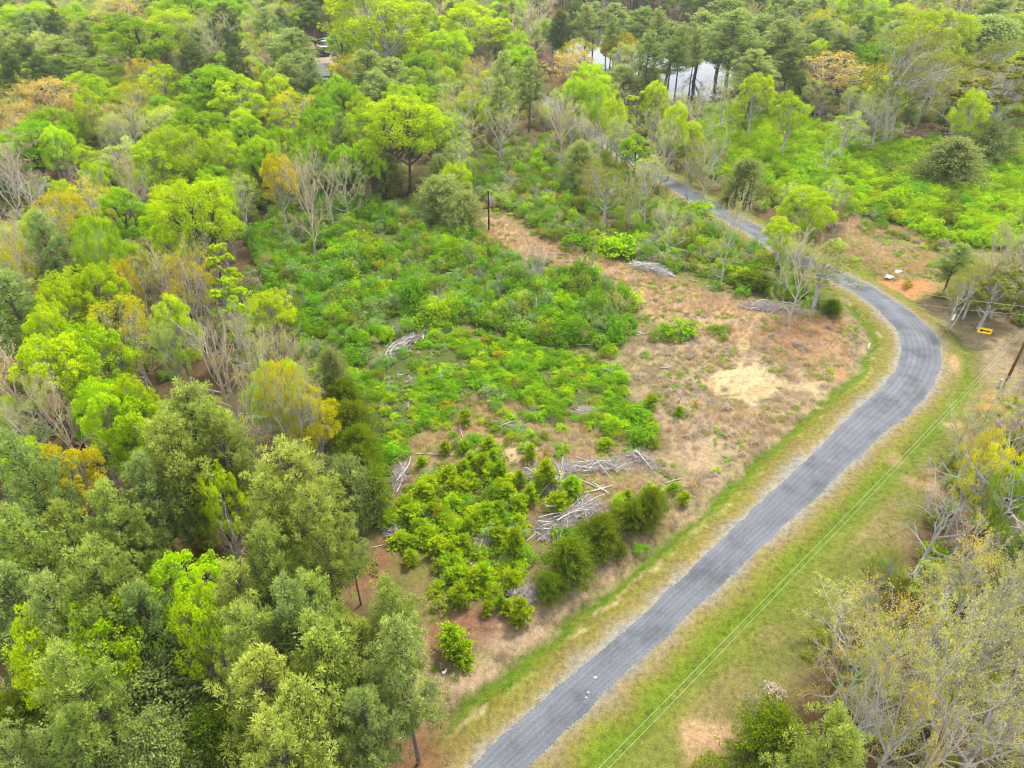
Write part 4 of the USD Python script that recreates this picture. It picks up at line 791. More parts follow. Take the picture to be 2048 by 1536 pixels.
near_road = ~shapely.contains_xy(shapely.union_all([Polygon(MEADOW_MAIN).buffer(0), Polygon(MEADOW_STRIP).buffer(0), Polygon(THICKET).buffer(0), Polygon(LOW_GREEN).buffer(0), *[Polygon(b).buffer(0.5) for b in BROWN]]), edge[:, 0], edge[:, 1])
edge = edge[near_road]; n_ = noise2(edge, 5, 12)
strew('scrub', edge[n_ > 0.02], mix(bush_green=2, bush_olive=1, bush_grey=.5, bush_lime=.5, needle_young=.6), 0.4, 1.0, 0.8, 'scattered green scrub over the rest of the clearing', 'scrub')
rb = off_road(fill(zones['meadow'].buffer(1), 1.7, 48), 4); n_ = noise2(rb, 5, 13)
strew('scrub', rb[n_ > 0.05], mix(bush_lime=1.5, bush_olive=2, bush_yellow=.2, grass_grey=.6) + [(TW[0], .4)], 0.45, 1.0, 0.8, 'patchy scrub in the tan grass beyond the bend', 'scrub')
vb = off_road(fill(zones['bottom'], 1.5, 49), 7.5)
strew('scrub', vb[noise2(vb, 4, 14) > -0.1], mix(grass_grey=1.5, bush_olive=1, bush_green=.5) + [(TW[0], .7)], 0.4, 0.9, 0.7, 'dry brush at the bottom right beside the mown verge', 'scrub')
# weeds and dry grass over the open ground
mead = shapely.union_all([Polygon(MEADOW_MAIN).buffer(0), Polygon(MEADOW_STRIP).buffer(0), Polygon(PATCHY).buffer(0), *[Polygon(o).buffer(0) for o in ORANGE], zones['meadow']]).difference(shapely.union_all([Polygon(s).buffer(0.2) for s in SAND + CLAY]))
gp = off_road(fill(mead, 0.74, 51), 3.8); n_ = noise2(gp, 4, 15)
GD = [(combo(f'tuft_{q}', blades='grass_dry'), 1.0) for q in range(2)]; GG = [(combo(f'tuft_{q}', blades='grass_grey'), 1.0) for q in range(2)]
gpo = shapely.contains_xy(shapely.union_all([Polygon(MEADOW_STRIP).buffer(0), *[Polygon(o).buffer(0) for o in ORANGE]]), gp[:, 0], gp[:, 1])
s1 = gpo | (n_ > 0.1)
strew('dry_grass', gp[s1 & (n_ > -0.5)], GD + [(k, w * .25) for k, w in GG], 0.6, 1.2, 0.8, 'orange tan dry grass on the clearing and track', 'grass')
strew('dry_grass', gp[~s1 & (n_ > -0.35)], GG + [(k, w * .3) for k, w in GD], 0.5, 1.0, 0.7, 'grey tan dead grass on the open side of the clearing', 'grass')
wd = off_road(fill(zones['clearing'].union(zones['meadow']).difference(shapely.union_all([Polygon(s).buffer(0.2) for s in SAND + CLAY])), 0.9, 52), 4.6); n_ = noise2(wd, 3, 16)
strew('weeds', wd[n_ > 0.08], mix(w_bush_green=2, w_bush_olive=2, w_bush_lime=.5, w_grass_grey=1.4), 0.5, 1.2, 0.7, 'low green weeds dotted over the clearing', 'weeds')
vg = off_road(grid_points(-40, 70, 14, 130, 0.5, 0.48, 53), 0.5); vd, vi = road_coords(vg[:, 0], vg[:, 1]); ve = np.abs(vd) - half_w[vi]
vg = vg[((vd > 0) & (ve < 3.9) | (vd < 0) & (ve < 12) & shapely.contains_xy(shapely.union_all([zones['verge'], zones['bottom']]), vg[:, 0], vg[:, 1])) & in_frame(vg, 30)]
vg = vg[~shapely.contains_xy(shapely.union_all([Polygon(q).buffer(0.1) for q in BARE + CLAY + SAND]), vg[:, 0], vg[:, 1])]
vd, vi = road_coords(vg[:, 0], vg[:, 1]); ve = np.abs(vd) - half_w[vi]; n_ = noise2(vg, 3, 17); u_ = R.uniform(0, 1, len(vg))
lush = (np.abs(ve - 3.0) < 0.7) | (ve > 2) & (n_ > 0.12)
strew('verge_grass', vg[lush & (u_ < .75)], [(combo(f'tuft_{q}', blades='grass_lush'), 1) for q in range(2)], 0.16, 0.34, 0.8, 'short green grass along the verge ditch lines', 'grass')
strew('verge_grass', vg[~lush & (u_ < .5)], [(combo(f'tuft_{q}', blades='grass_mown'), 1) for q in range(2)], 0.14, 0.30, 0.7, 'short olive tan mown grass on the verges', 'grass')
tb = off_road(fill(Polygon(MEADOW_MAIN).buffer(0), 2.3, 54), 6.5); n_ = noise2(tb, 4, 18)
strew('dead_brush', tb[n_ > 0.1], [(TW[0], 2), (TW[1], .5)] + mix(grass_grey=1.0), 0.35, 0.75, 0.5, 'grey dead brush scattered on the tan meadow', 'brush')

# young pines, cedars and single bushes that stand out in the clearing
ROWS = []
def young(name, desc, cat, group, shapes, mats, bx, by, wpx, hh):
    p = at(bx, by); W = wpx * np.linalg.norm(p - [0, 0, HC]) / FPX; s = shapes[int(R.integers(len(shapes)))]; gh, gw, _, _ = GEO[s]
    ROWS.append((name, desc, cat, group, combo(s, **mats), (p[0], p[1], h1(p[:2]) - 0.03), (W / gw, W / gw, hh / gh), (bx, by)))
SAP = ['sapling_0', 'sapling_1', 'sapling_2']; SM = dict(trunk='bark_brown', crown='needle_young')
for bx, by, w, hh in [(930, 845, 24, 1.8), (928, 900, 20, 1.5), (891, 902, 22, 1.5), (843, 930, 20, 1.3), (941, 930, 26, 1.8), (967, 935, 30, 2.0), (1001, 958, 26, 2.4), (1039, 970, 22, 1.9), (1061, 918, 22, 1.9), (1091, 972, 42, 3.2),
                      (979, 900, 34, 1.8), (987, 918, 24, 1.4), (902, 960, 34, 2.0), (1142, 995, 40, 2.6), (1118, 1022, 40, 2.4), (1210, 895, 26, 1.3), (1300, 812, 26, 1.8), (1344, 985, 18, 1.2), (1366, 1008, 20, 1.5), (1358, 828, 16, 1.2),
                      (905, 1300, 46, 2.8), (925, 1325, 40, 2.2), (1040, 1240, 42, 2.4), (975, 1225, 22, 1.4), (1015, 1225, 20, 1.3), (1002, 1215, 22, 1.6), (1030, 1110, 34, 3.4), (1255, 1000, 20, 1.2), (1060, 1000, 28, 2.0)]:
    young('young_pine', 'bright green young pine', 'young pine', 'young pines in the clearing', SAP, SM, bx, by, w, hh)
for p in fill(Polygon(YOUNG_PINES).buffer(-0.4), 1.75, 61, 0.48):
    if noise2(p[None], 5, 19)[0] < -0.30: continue
    q = to_px([[p[0], p[1], 0]])[0]; young('young_pine', 'bright green young pine', 'young pine', 'young pines in the clearing', SAP, SM, q[0], q[1], R.uniform(24, 42), R.uniform(0.9, 2.0))
for bx, by, w, hh in [(1200, 1095, 78, 3.6), (1140, 1148, 90, 3.8), (1298, 1045, 56, 4.0), (1262, 1055, 58, 3.0), (1100, 1190, 58, 2.4), (1228, 1060, 40, 2.4), (1660, 630, 36, 2.2), (690, 870, 60, 3.5), (1520, 580, 40, 2.5), (1490, 575, 44, 2.5), (1240, 1110, 26, 1.4)]:
    young('young_cedar', 'dark green bushy young cedar', 'cedar', 'young cedars in the clearing', ['cedar_1', 'cedar_2'], dict(trunk='bark_brown', crown='cedar_green'), bx, by, w, hh)
BS = ['bush_0', 'bush_1', 'bush_2']
for bx, by, w, hh, m_, d in [(1355, 665, 74, 1.8, 'bush_green', 'rounded mid green bush'), (1325, 672, 50, 1.5, 'bush_green', 'rounded mid green bush'), (1438, 668, 46, 1.2, 'bush_green', 'rounded mid green bush'), (1262, 610, 50, 2.2, 'bush_lime', 'bright lime bush'),
                             (1180, 560, 60, 2.4, 'bush_lime', 'bright lime bush'), (1230, 510, 74, 3.2, 'bush_lime', 'bright lime bush'), (1150, 500, 66, 2.8, 'bush_green', 'rounded mid green bush'), (1480, 560, 54, 2.2, 'bush_lime', 'bright lime bush'),
                             (1530, 545, 56, 2.6, 'bush_olive', 'olive green bush'), (1570, 560, 40, 1.8, 'bush_lime', 'bright lime bush'), (1400, 430, 60, 2.6, 'bush_lime', 'bright lime bush'), (1290, 880, 60, 1.6, 'bush_green', 'rounded mid green bush'),
                             (1275, 835, 66, 1.6, 'bush_green', 'rounded mid green bush'), (860, 650, 74, 2.6, 'bush_green', 'rounded mid green bush'), (710, 720, 50, 2.2, 'bush_green', 'rounded mid green bush'), (1280, 1105, 34, 1.0, 'bush_green', 'rounded mid green bush'),
                             (1470, 530, 40, 2, 'bush_green', 'rounded mid green bush'), (1760, 1150, 46, 1.8, 'bush_green', 'rounded mid green bush'), (1915, 975, 40, 1.6, 'bush_green', 'rounded mid green bush'), (1790, 1180, 50, 1.6, 'bush_olive', 'olive green bush'),
                             (1545, 400, 50, 2.4, 'bush_olive', 'olive green bush'), (1480, 395, 60, 2.6, 'bush_green', 'rounded mid green bush'), (880, 1030, 30, 1.4, 'bush_yellow', 'small yellow bush'), (1090, 945, 16, 3.2, 'bush_yellow', 'small yellow bush'),
                             (712, 930, 20, 1.4, 'bush_yellow', 'small yellow bush'), (1390, 810, 14, 0.9, 'bush_yellow', 'small yellow bush'), (850, 490, 24, 2, 'bush_yellow', 'small yellow bush'), (760, 540, 22, 1.6, 'bush_yellow', 'small yellow bush')]:
    young('bush', d, 'bush', 'bushes standing out in the clearing', BS, dict(stems='bark_tan', leaves=m_), bx, by, w, hh)
CREG = [('at the far end of the clearing', 700, 380, 1110, 620), ('beside the grassy track', 1110, 380, 1300, 700), ('on the strip beside the bend', 1300, 380, 1720, 600), ('on the meadow near the bend', 1300, 600, 1760, 780), ('in the middle of the clearing', 700, 620, 1240, 860),
        ('on the near tan meadow', 1240, 780, 1700, 930), ('above the young pine stand', 700, 860, 1000, 990), ('beside the grey brush piles', 1000, 860, 1240, 1060), ('along the road side of the piles', 1240, 930, 1500, 1130), ('in the young pine stand, left', 700, 990, 860, 1260),
        ('in the young pine stand, middle', 860, 990, 960, 1260), ('in the young pine stand, right', 960, 990, 1260, 1260), ('on the brown grass at the clearing foot', 700, 1260, 1300, 1540), ('on the right hand verge', 1500, 800, 2048, 1300)]
REGIONS[:0] = CREG
for row, label in zip(ROWS, make_labels([(r[1], r[7]) for r in ROWS])):
    copy_thing(row[0], row[4], row[5], R.uniform(0, 6.28), row[6], label, row[2], row[3])

# ------------------------------------------------------------------ brush piles and loose logs
def brush_pile(a, b, width, nlog, ntwig, hgt, label, mat_='wood_grey'):
    A, Bp = at(*a)[:2], at(*b)[:2]; c = (A + Bp) / 2; L = np.linalg.norm(Bp - A); th0 = math.atan2(*(Bp - A)[::-1])
    t = thing('brush_pile', label, 'brush pile', (c[0], c[1], h1(c)), th0, 'piles of cut brush')
    for k in range(nlog):
        x, y = R.uniform(-0.38, 0.38) * L, R.normal(0, 0.25) * width; an = R.normal(0, 0.55); ln = min(L, R.uniform(1.8, 4.2)); zz = hgt * max(0.12, 1 - (2 * x / L) ** 2) * R.uniform(0.5, 1.1)
        d = np.array([math.cos(an), math.sin(an), R.normal(0, 0.06)]) * ln / 2; o = np.array([x, y, zz])
        part('log', tubes(curve(o - d, o + d, 0.22, 6, R)[None], (np.linspace(1, 0.4, 6) * R.uniform(0.04, 0.075))[None], 6), 'wood_weathered', t, True)
    x = R.uniform(-0.5, 0.5, ntwig) * L; y = R.normal(0, 0.3, ntwig) * width; an = R.normal(0, 0.9, ntwig) + (R.uniform(0, 1, ntwig) < 0.2) * 1.4; ln = R.uniform(0.7, 2.3, ntwig)
    zz = hgt * np.clip(1 - (2 * x / L) ** 2 - (y / width) ** 2, 0.06, 1) * R.uniform(0.15, 1.1, ntwig)
    d = np.stack([np.cos(an), np.sin(an), R.normal(0.05, 0.18, ntwig)], 1) * ln[:, None] / 2; o = np.stack([x, y, zz + 0.05], 1)
    P = np.stack([o - d, o + R.normal(0, 0.08, (ntwig, 3)), o + d], 1)
    tag(part('twigs', tubes(P, np.stack([R.uniform(0.022, 0.034, ntwig), np.full(ntwig, 0.02), np.full(ntwig, 0.01)], 1), 3), mat_, t), kind='stuff')
brush_pile((750, 735), (855, 658), 1.5, 16, 520, 0.8, 'long grey brush pile in the green thicket')
brush_pile((1085, 1070), (1200, 1005), 2.0, 22, 800, 1.0, 'largest grey brush pile, above the dark cedars')
brush_pile((1105, 985), (1145, 925), 1.4, 10, 420, 0.9, 'steep brush pile beside the yellowish young pine')
brush_pile((1150, 935), (1262, 928), 1.6, 12, 220, 0.4, 'loose spread of pale sticks on orange grass')
brush_pile((795, 970), (808, 925), 0.9, 5, 160, 0.4, 'small stick heap at the left side of the clearing')
brush_pile((1480, 612), (1600, 622), 2.0, 14, 520, 0.6, 'long pale brush pile beside the leaning cedar at the bend')
brush_pile((1265, 530), (1340, 550), 1.6, 10, 360, 0.7, 'grey brush pile beside the grassy track', 'wood_weathered')
brush_pile((1255, 500), (1330, 490), 2.2, 4, 420, 1.2, 'tangle of grey brush behind the lime bush by the track')
brush_pile((1000, 845), (1040, 850), 1.1, 4, 200, 0.3, 'flat grey stick heap beside the small sand patch')
brush_pile((1155, 822), (1195, 826), 1.2, 2, 170, 0.3, 'flat grey stick heap in the low brambles')
brush_pile((1050, 945), (1085, 960), 0.9, 6, 130, 0.4, 'sticks left of the yellowish young pine')
brush_pile((1025, 1185), (1075, 1195), 1.4, 4, 260, 0.5, 'brown brush heap at the foot of the young pines')
brush_pile((775, 1040), (800, 1080), 0.9, 4, 170, 0.35, 'thin stick heap left of the young pines')
brush_pile((1860, 292), (1890, 302), 1.6, 8, 200, 0.8, 'far grey brush heap behind the lime field')
brush_pile((1265, 905), (1310, 940), 1.4, 2, 170, 0.4, 'faded twig heap right of the pale sticks')
brush_pile((950, 1090), (985, 1070), 1.3, 3, 150, 0.4, 'twig heap between the young pines')
def log(a, b, r, label, bow=0.15, bark_='wood_weathered', forks=1):
    A, Bq = at(*a), at(*b); A[2] = h1(A[:2]) + r; Bq[2] = h1(Bq[:2]) + r + 0.05
    o = A.copy(); t = thing('fallen_log', label, 'log', o, 0, 'fallen logs in the clearing'); c = curve(A - o, Bq - o, bow * 0.5, 7, R); c[:, 2] = np.linspace(0, Bq[2] - o[2], 7)
    part('stem', tubes(c[None], (np.linspace(1, 0.5, 7) * r)[None], 7), bark_, t, True)
    for q in range(forks):
        f = c[3 + q % 3]; d = unit((Bq - A) + R.normal(0, 0.6, 3) * np.linalg.norm(Bq - A)); d[2] = abs(d[2]) * 0.3 + 0.1
        part('branch', tubes(curve(f, f + d * np.linalg.norm(Bq - A) * 0.3, 0.05, 4, R)[None], (np.linspace(1, 0.4, 4) * r * 0.5)[None], 5), bark_, t, True)
for a, b, r, l in [((1168, 985), (1225, 972), .10, 'white log lying across the biggest brush pile'), ((1185, 965), (1218, 990), .09, 'forked white log right of the biggest pile'), ((1150, 953), (1218, 985), .07, 'long thin white pole above the biggest pile'),
                   ((1085, 1040), (1148, 998), .09, 'long pale log along the left side of the biggest pile'), ((1070, 1062), (1092, 1078), .11, 'short tan log at the lower left of the biggest pile'), ((1232, 945), (1265, 925), .07, 'pale log at the right end of the loose sticks'),
                   ((1330, 968), (1365, 958), .07, 'white forked log near the road side of the clearing'), ((1350, 974), (1378, 975), .05, 'thin pale stick below the white forked log'), ((1338, 1004), (1346, 990), .05, 'small pale stick by the lone small pine'),
                   ((920, 845), (925, 872), .07, 'bent white snag between two small pines'), ((832, 905), (915, 908), .06, 'long pale log left in the tan grass'), ((1152, 686), (1212, 688), .08, 'grey log along the edge of the green brush'),
                   ((1095, 508), (1140, 512), .10, 'white log lying on the orange track'), ((1315, 540), (1350, 556), .16, 'thick grey log at the end of the track pile'), ((1270, 668), (1310, 665), .06, 'pale sticks by the rounded bush'), ((1320, 732), (1342, 731), .07, 'short white log on the tan meadow'),
                   ((918, 360), (945, 340), .14, 'fallen pale trunk behind the utility pole'), ((1003, 345), (1030, 370), .10, 'bent pale trunk right of the fallen one'), ((1145, 350), (1165, 378), .09, 'pale fallen trunk in the scrub by the far road'),
                   ((2000, 380), (2050, 412), .16, 'white fallen trunk at the right edge of the lime field'), ((858, 1012), (862, 1030), .06, 'short white stick in the low brambles'),
                   ((1075, 1062), (1052, 1080), .06, 'small tan log left of the biggest pile'), ((1045, 1192), (1072, 1172), .07, 'dark stick on the brown brush heap'), ((905, 1020), (935, 1005), .05, 'thin grey stick above the young pines'), ((745, 1095), (765, 1090), .05, 'pale stick on the brown soil by the woods'),
                   ((800, 1480), (830, 1462), .05, 'pale stick on the red soil at the bottom'), ((885, 1350), (893, 1342), .12, 'short grey stump log at the clearing foot'), ((1410, 576), (1450, 568), .06, 'white stick in the grass by the strip'), ((1500, 600), (1560, 618), .08, 'pale stem along the bend brush pile')]:
    log(a, b, r, l)
# pale stumps and snags
for bx, by, hh, r, l in [(880, 760, 1.2, .22, 'white broken stump in the low brambles'), (796, 752, 0.8, .14, 'small white stump below the thicket pile'), (1036, 240, 4.5, .13, 'pale broken snag at the wood edge by the far road'), (1062, 240, 3.0, .12, 'shorter pale snag at the wood edge'),
                      (930, 478, 4.5, .14, 'pale bare trunk standing left of the utility pole'), (1070, 640, 3.5, .10, 'grey dead stem among the thicket brush'), (1605, 265, 3.0, .16, 'white snag at the back of the lime field'), (1720, 300, 6, .14, 'leaning white stem behind the lime field')]:
    p = at(bx, by); t = thing('snag', l, 'snag', (p[0], p[1], h1(p[:2]) - 0.1), 0, 'dead stems standing')
    c = curve(np.zeros(3), np.array([R.normal(0, 0.12) * hh, R.normal(0, 0.08) * hh, hh]), 0.08, 6, R); part('stem', tubes(c[None], (np.linspace(1, 0.55, 6) * r)[None], 7), 'wood_weathered', t, True)
    f = c[3]; part('branch', tubes(curve(f, f + [R.normal(0, .4), R.normal(0, .3), 0.25 * hh], .05, 4, R)[None], (np.linspace(.45, .2, 4) * r)[None], 5), 'wood_weathered', t, True)
# loose stones and clods on the road edge and sand
def stone(p, r, label, group, m_='stone'):
    s = trimesh.creation.icosphere(2, r); v = np.array(s.vertices); v *= (1 + 0.22 * meshkit.noise(v / r * 1.3 + R.uniform(0, 50), 3))[:, None] * [1, 0.8, 0.6]
    o = part('stone', (v + [p[0], p[1], h1(np.asarray(p[:2])) + 0.05 + r * 0.2], np.array(s.faces)), m_, smooth=True); tag(o, label, 'stone', group)
for px_, py_, r, l in [(1190, 1358, .12, 'pale stone on the road near the bottom'), (1176, 1388, .10, 'upper pale stone of the pair on the asphalt'), (1172, 1398, .09, 'lower pale stone of the pair on the asphalt'), (1280, 663, .2, 'white stone at the edge of the brush'), (1243, 741, .16, 'pale stone at the right tip of the brambles')]:
    stone(at(px_, py_), r, l, None)

# ------------------------------------------------------------------ poles, wires, sign, markers
pa = at(2005, 778); za = h1(pa[:2]); pole = thing('utility_pole', 'brown wooden utility pole at the right edge by the bend', 'utility pole', (pa[0], pa[1], za), 0, None)
m = MB(); m.cyl([0, 0, -0.5], 0.16, 10.5, 12, 0.11); part('shaft', m.get(), 'pole_wood', pole, True)
m = MB(); m.cyl([0, 0, 1.55], 0.175, 0.16, 12); part('metal_band', m.get(), 'galvanised', pole)
m = MB(); m.cyl([0, 0, 9.95], 0.05, 0.22, 10).cyl([0, 0, 10.05], 0.085, 0.05, 10).cyl([0, 0, 10.12], 0.07, 0.04, 10); part('insulator', m.get(), 'ceramic', pole, True)
m = MB(); m.box([0, -0.19, 0.9], [0.12, 0.05, 1.1]); part('cable_guard', m.get(), 'grey_plastic', pole)
gw = np.array([[0, 0, 8.8], [0.9, 0.5, 4.4], [1.9, 1.0, 0.0]]); part('guy_wire', tubes(gw[None], np.full((1, 3), 0.02), 5), 'wire', pole)
pc = at(978, 462); zc_ = h1(pc[:2]); pole2 = thing('utility_pole', 'thin dark utility pole standing at the far end of the clearing', 'utility pole', (pc[0], pc[1], zc_))
m = MB(); m.cyl([0, 0, -0.5], 0.15, 7.3, 10, 0.10); part('shaft', m.get(), 'pole_dark', pole2, True)
m = MB(); m.cyl([0, 0, 6.75], 0.05, 0.2, 8).cyl([0, 0, 6.85], 0.08, 0.05, 8); part('insulator', m.get(), 'ceramic', pole2)
m = MB(); m.cyl([0.22, 0, 5.3], 0.16, 0.6, 10); m.box([0.1, 0, 5.6], [0.2, 0.06, 0.08]); part('transformer', m.get(), 'grey_plastic', pole2, True)
def wire(a, b, sag, r, label):
    t = np.linspace(0, 1, 40)[:, None]; c = a * (1 - t) + b * t; c[:, 2] -= (4 * sag * t * (1 - t))[:, 0]
    tag(part('overhead_wire', tubes(c[None], np.full((1, 40), r), 5), 'wire'), label, 'wire', 'overhead wires')
ta = np.array([pa[0], pa[1], za + 10.15]); tb1, tb2 = at(1095, 1640, 9.9), at(1105, 1652, 9.0)
wire(ta, tb1, 0.7, 0.009, 'upper of two wires along the right hand verge'); wire(ta - [0, 0, 0.7], tb2, 0.8, 0.009, 'lower of two wires along the right hand verge')
tc_ = np.array([pc[0], pc[1], zc_ + 6.95])
wire(ta, tc_, 2.6, 0.008, 'upper wire crossing the road at the bend'); wire(ta - [0, 0, 0.9], tc_ - [0, 0, 0.5], 3.6, 0.008, 'lower wire crossing the road at the bend')

ps = at(1957, 690); zs = h1(ps[:2]); fx = math.atan2(ps[0] + 6, ps[1])
sign = thing('road_sign', 'yellow rectangular curve sign with a black left arrow', 'road sign', (ps[0], ps[1], zs), -math.radians(24))
m = MB(); m.box([0, 0.05, 1.05], [0.09, 0.05, 2.4]); part('post', m.get(), 'galvanised', sign)
SW, SH = 1.52, 0.76
def plate(w, h, r, d): return trimesh.creation.extrude_polygon(shapely.box(-w / 2 + r, -h / 2 + r, w / 2 - r, h / 2 - r).buffer(r), d)
rot = trimesh.transformations.rotation_matrix(math.pi / 2, [1, 0, 0])
def face(mesh, y): mesh.apply_transform(rot); mesh.apply_translation([0, y, 1.95]); return mesh
part('panel', face(plate(SW, SH, 0.05, 0.012), 0.02), 'sign_yellow', sign)
ring = shapely.box(-SW / 2 + .05, -SH / 2 + .05, SW / 2 - .05, SH / 2 - .05); ring = ring.difference(ring.buffer(-0.022))
part('border', face(trimesh.creation.extrude_polygon(ring, 0.004), 0.006), 'sign_black', sign)
arrow = Polygon([(-.58, 0), (-.30, .235), (-.30, .085), (.58, .085), (.58, -.085), (-.30, -.085), (-.30, -.235)])
part('arrow', face(trimesh.creation.extrude_polygon(arrow, 0.004), 0.006), 'sign_black', sign)
def marker(bx, by, r, hh, label, m_='white_paint'):
    p = at(bx, by); t = thing('marker_post', label, 'marker post', (p[0], p[1], h1(p[:2])), 0, None); q = MB(); q.cyl([0, 0, -0.1], r, hh, 12); part('tube', q.get(), m_, t, True)
    q = MB(); q.cyl([0, 0, hh - 0.1], r * 1.15, 0.08, 12, r * 0.9); part('cap', q.get(), m_, t, True)
marker(1905, 640, 0.15, 0.8, 'white cable pedestal beyond the bend left of the sign'); marker(1996, 776, 0.15, 1.0, 'grey pedestal standing beside the brown utility pole', 'grey_plastic')
marker(1737, 694, 0.09, 0.75, 'small white marker on the inside of the bend'); marker(2036, 780, 0.05, 1.5, 'thin pale stake right of the brown utility pole', 'bark_grey')
for k, (bx, by, l) in enumerate([(1778, 556, 'white crumpled sheet on the ground beyond the bend'), (1795, 546, 'second smaller white sheet just behind the first')]):
    p = at(bx, by)
    gx, gy = np.meshgrid(np.linspace(-1, 1, 22), np.linspace(-1, 1, 14)); v = np.c_[gx.ravel() * (.6 - .15 * k) * (1 - .35 * np.abs(gy.ravel())), gy.ravel() * .38 * (1 - .3 * np.sin(3 * gx.ravel() + k)), 0 * gx.ravel()]
    v[:, 2] = 0.08 + 0.28 * np.abs(fb(np.c_[gx.ravel() * 2, gy.ravel() * 2, gx.ravel() * 0 + k], 3, 3 + k)); v[:, :2] += 0.22 * np.c_[np.sin(4 * gy.ravel() + k), np.cos(5 * gx.ravel())]
    a, b = np.meshgrid(np.arange(21), np.arange(13)); k0 = (b * 22 + a).ravel(); f = np.vstack([np.c_[k0, k0 + 1, k0 + 23], np.c_[k0, k0 + 23, k0 + 22]])
    tag(part('plastic_sheet', (v + [p[0], p[1], h1(p[:2])], f), 'plastic_sheet', smooth=True), l, 'sheet')

# ------------------------------------------------------------------ the homestead in the trees at the top
def place(bx, by): p = at(bx, by); return (p[0], p[1], h1(p[:2]))
cp = thing('carport', 'green roofed carport at the end of the drive', 'carport', place(656, 94), math.radians(-14))
pr = Polygon([(-3.3, 2.35), (0, 3.15), (3.3, 2.35), (3.3, 2.45), (0, 3.27), (-3.3, 2.45)]); rf_ = trimesh.creation.extrude_polygon(pr, 6.4); rf_.apply_transform(rot); rf_.apply_translation([0, 3.2, 0]); part('roof', rf_, 'roof_green', cp)
for x in (-3.0, 3.0):
    for y in (-2.9, 0, 2.9): part('post', MB().cyl([x, y, 0], 0.06, 2.4, 8).get(), 'galvanised', cp)
for x in (-3.25, 3.25): part('side_panel', MB().box([x, 0, 2.08], [0.05, 6.3, 0.55]).get(), 'roof_green', cp)
def car(loc, rz, label, paint='car_paint'):
    t = thing('parked_car', label, 'car', loc, rz)
    prof = Polygon([(-2.2, .35), (2.2, .35), (2.25, .8), (1.25, .98), (.75, 1.02), (-2.0, 1.05), (-2.25, .8)]); b = trimesh.creation.extrude_polygon(prof.buffer(.06), 1.8); b.apply_transform(rot); b.apply_translation([0, .9, 0]); part('body', b, paint, t)
    cab = Polygon([(1.0, 1.0), (.35, 1.55), (-1.6, 1.6), (-2.0, 1.05)]); b = trimesh.creation.extrude_polygon(cab, 1.56); b.apply_transform(rot); b.apply_translation([0, .78, 0.02]); part('windows', b, 'dark_glass', t)
    part('roof', MB().box([-.65, 0, 1.62], [1.9, 1.5, .07]).get(), paint, t)
    for x in (-1.4, 1.4):
        for y in (-.84, .84):
            w = trimesh.creation.cylinder(.36, .24, sections=16); w.apply_transform(rot); w.apply_translation([x, y, .36]); part('wheel', w, 'tyre', t)
car(place(647, 113), math.radians(35), 'dark car parked on the drive below the carport')
def boat(loc, rz, label, hull):
    t = thing('boat_trailer', label, 'boat', loc, rz, 'boats beside the carport')
    P = []
    for x in np.linspace(-2.4, 2.4, 13):
        w = 0.95 * math.sqrt(max(0.02, 1 - max(0, x / 2.42) ** 2.4)); P += [(x, -w, 1.15), (x, -w * .8, .7), (x, 0, .5), (x, w * .8, .7), (x, w, 1.15)]
    f = [(r * 5 + c, r * 5 + c + 5, r * 5 + c + 6, r * 5 + c + 1) for r in range(12) for c in range(4)] + [(0, 1, 3, 4), (1, 2, 2, 3)] + [(r * 5, r * 5 + 4, r * 5 + 9, r * 5 + 5) for r in range(12)]
    part('hull', (np.array(P), np.array(f)), hull, t); part('deck', MB().box([.3, 0, 1.2], [2.6, 1.3, .1]).get(), 'white_paint', t)
    part('trailer_frame', MB().box([0, .5, .42], [5, .08, .08]).box([0, -.5, .42], [5, .08, .08]).box([2.9, 0, .42], [1.2, .08, .08]).get(), 'galvanised', t)
    for y in (-1, 1):
        w = trimesh.creation.cylinder(.3, .2, sections=14); w.apply_transform(rot); w.apply_translation([-.6, y, .3]); part('wheel', w, 'tyre', t)
boat(place(644, 87), math.radians(-20), 'pale boat on a trailer left of the carport', 'white_paint'); boat(place(646, 100), math.radians(-12), 'white and red boat in front of the carport', 'red_paint')
hs = thing('house', 'grey house with a white railed porch behind a tall pine', 'house', place(622, 172), math.radians(8))
part('wall', MB().box([0, 0, 1.6], [12, 8, 3.6]).get(), 'siding', hs)
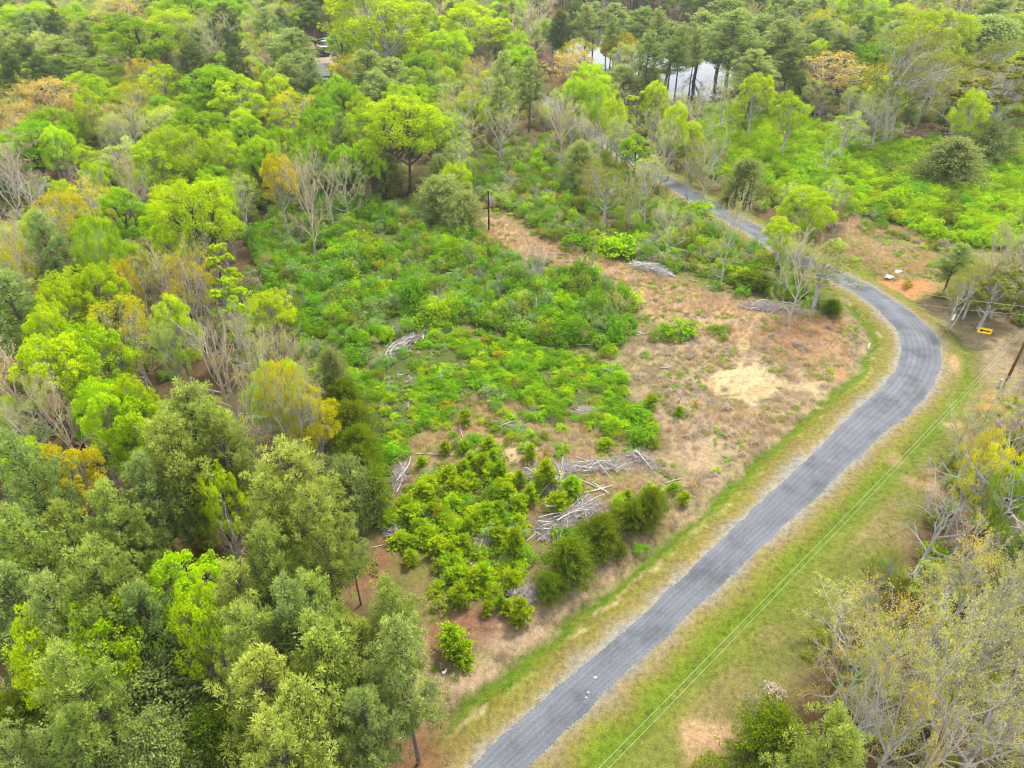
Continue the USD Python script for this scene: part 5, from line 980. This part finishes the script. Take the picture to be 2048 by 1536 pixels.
gb = Polygon([(-4.7, 3.3), (0, 5.6), (4.7, 3.3), (4.7, 3.45), (0, 5.78), (-4.7, 3.45)]); rr = trimesh.creation.extrude_polygon(gb, 12.8); rr.apply_transform(rot); rr.apply_transform(trimesh.transformations.rotation_matrix(math.pi / 2, [0, 0, 1])); rr.apply_translation([-6.4, 0, 0]); part('roof', rr, 'roof_shingle', hs)
for x in (-3.5, 3.2): part('window', MB().box([x, -4.03, 1.8], [1.4, .08, 1.3]).get(), 'dark_glass', hs)
part('door', MB().box([0, -4.03, 1.2], [1.0, .08, 2.1]).get(), 'white_paint', hs)
part('porch_deck', MB().box([1.0, -5.6, .25], [9, 3, .2]).get(), 'siding', hs); pf_ = part('porch_roof', MB().box([1.0, -5.6, 2.9], [9.2, 3.2, .12]).get(), 'roof_shingle', hs)
for x in (-3.4, -1.2, 1.0, 3.2, 5.4): part('porch_post', MB().box([x, -7.0, 1.6], [.14, .14, 2.5]).get(), 'white_paint', hs)
rl = MB()
for z_ in (.55, .95, 1.3): rl.box([1.0, -7.08, z_], [8.9, .05, .09])
part('porch_railing', rl.get(), 'white_paint', hs)
pl = thing('swimming_pool', 'blue swimming pool glimpsed between the trees', 'pool', place(672, 226), math.radians(15))
part('pool_deck', trimesh.creation.extrude_polygon(shapely.box(-6, -4.2, 6, 4.2).difference(shapely.box(-3.8, -2.2, 3.8, 2.2)), .25), 'concrete', pl); part('water', MB().box([0, 0, .06], [7.6, 4.4, .1]).get(), 'pool_blue', pl)
wf = thing('white_fence', 'corner of a white rail fence in the trees below the pool', 'fence', place(628, 332), math.radians(12))
for x, y in ((-2, 0), (0, -.6), (1.7, .3)): part('post', MB().box([x, y, .65], [.12, .12, 1.3]).get(), 'white_paint', wf)
for (x0, y0), (x1, y1) in (((-2, 0), (0, -.6)), ((0, -.6), (1.7, .3))):
    for z_ in (.75, 1.15): part('rail', tubes(np.array([[[x0, y0, z_], [x1, y1, z_]]]), np.full((1, 2), .05), 4), 'white_paint', wf)

# ------------------------------------------------------------------ the air between
usdkit.material(stage, '/World/Looks/air', {'v': ('principled_volume', {'color': (0.93, 0.96, 1.0), 'density': 0.00009, 'anisotropy': 0.2})}, [], volume='v.volume')
tag(part('haze', MB().box([0, 405, 25], [1300, 1000, 56]).get(), 'air'), 'thin pale haze in the air over the whole view', kind='stuff')
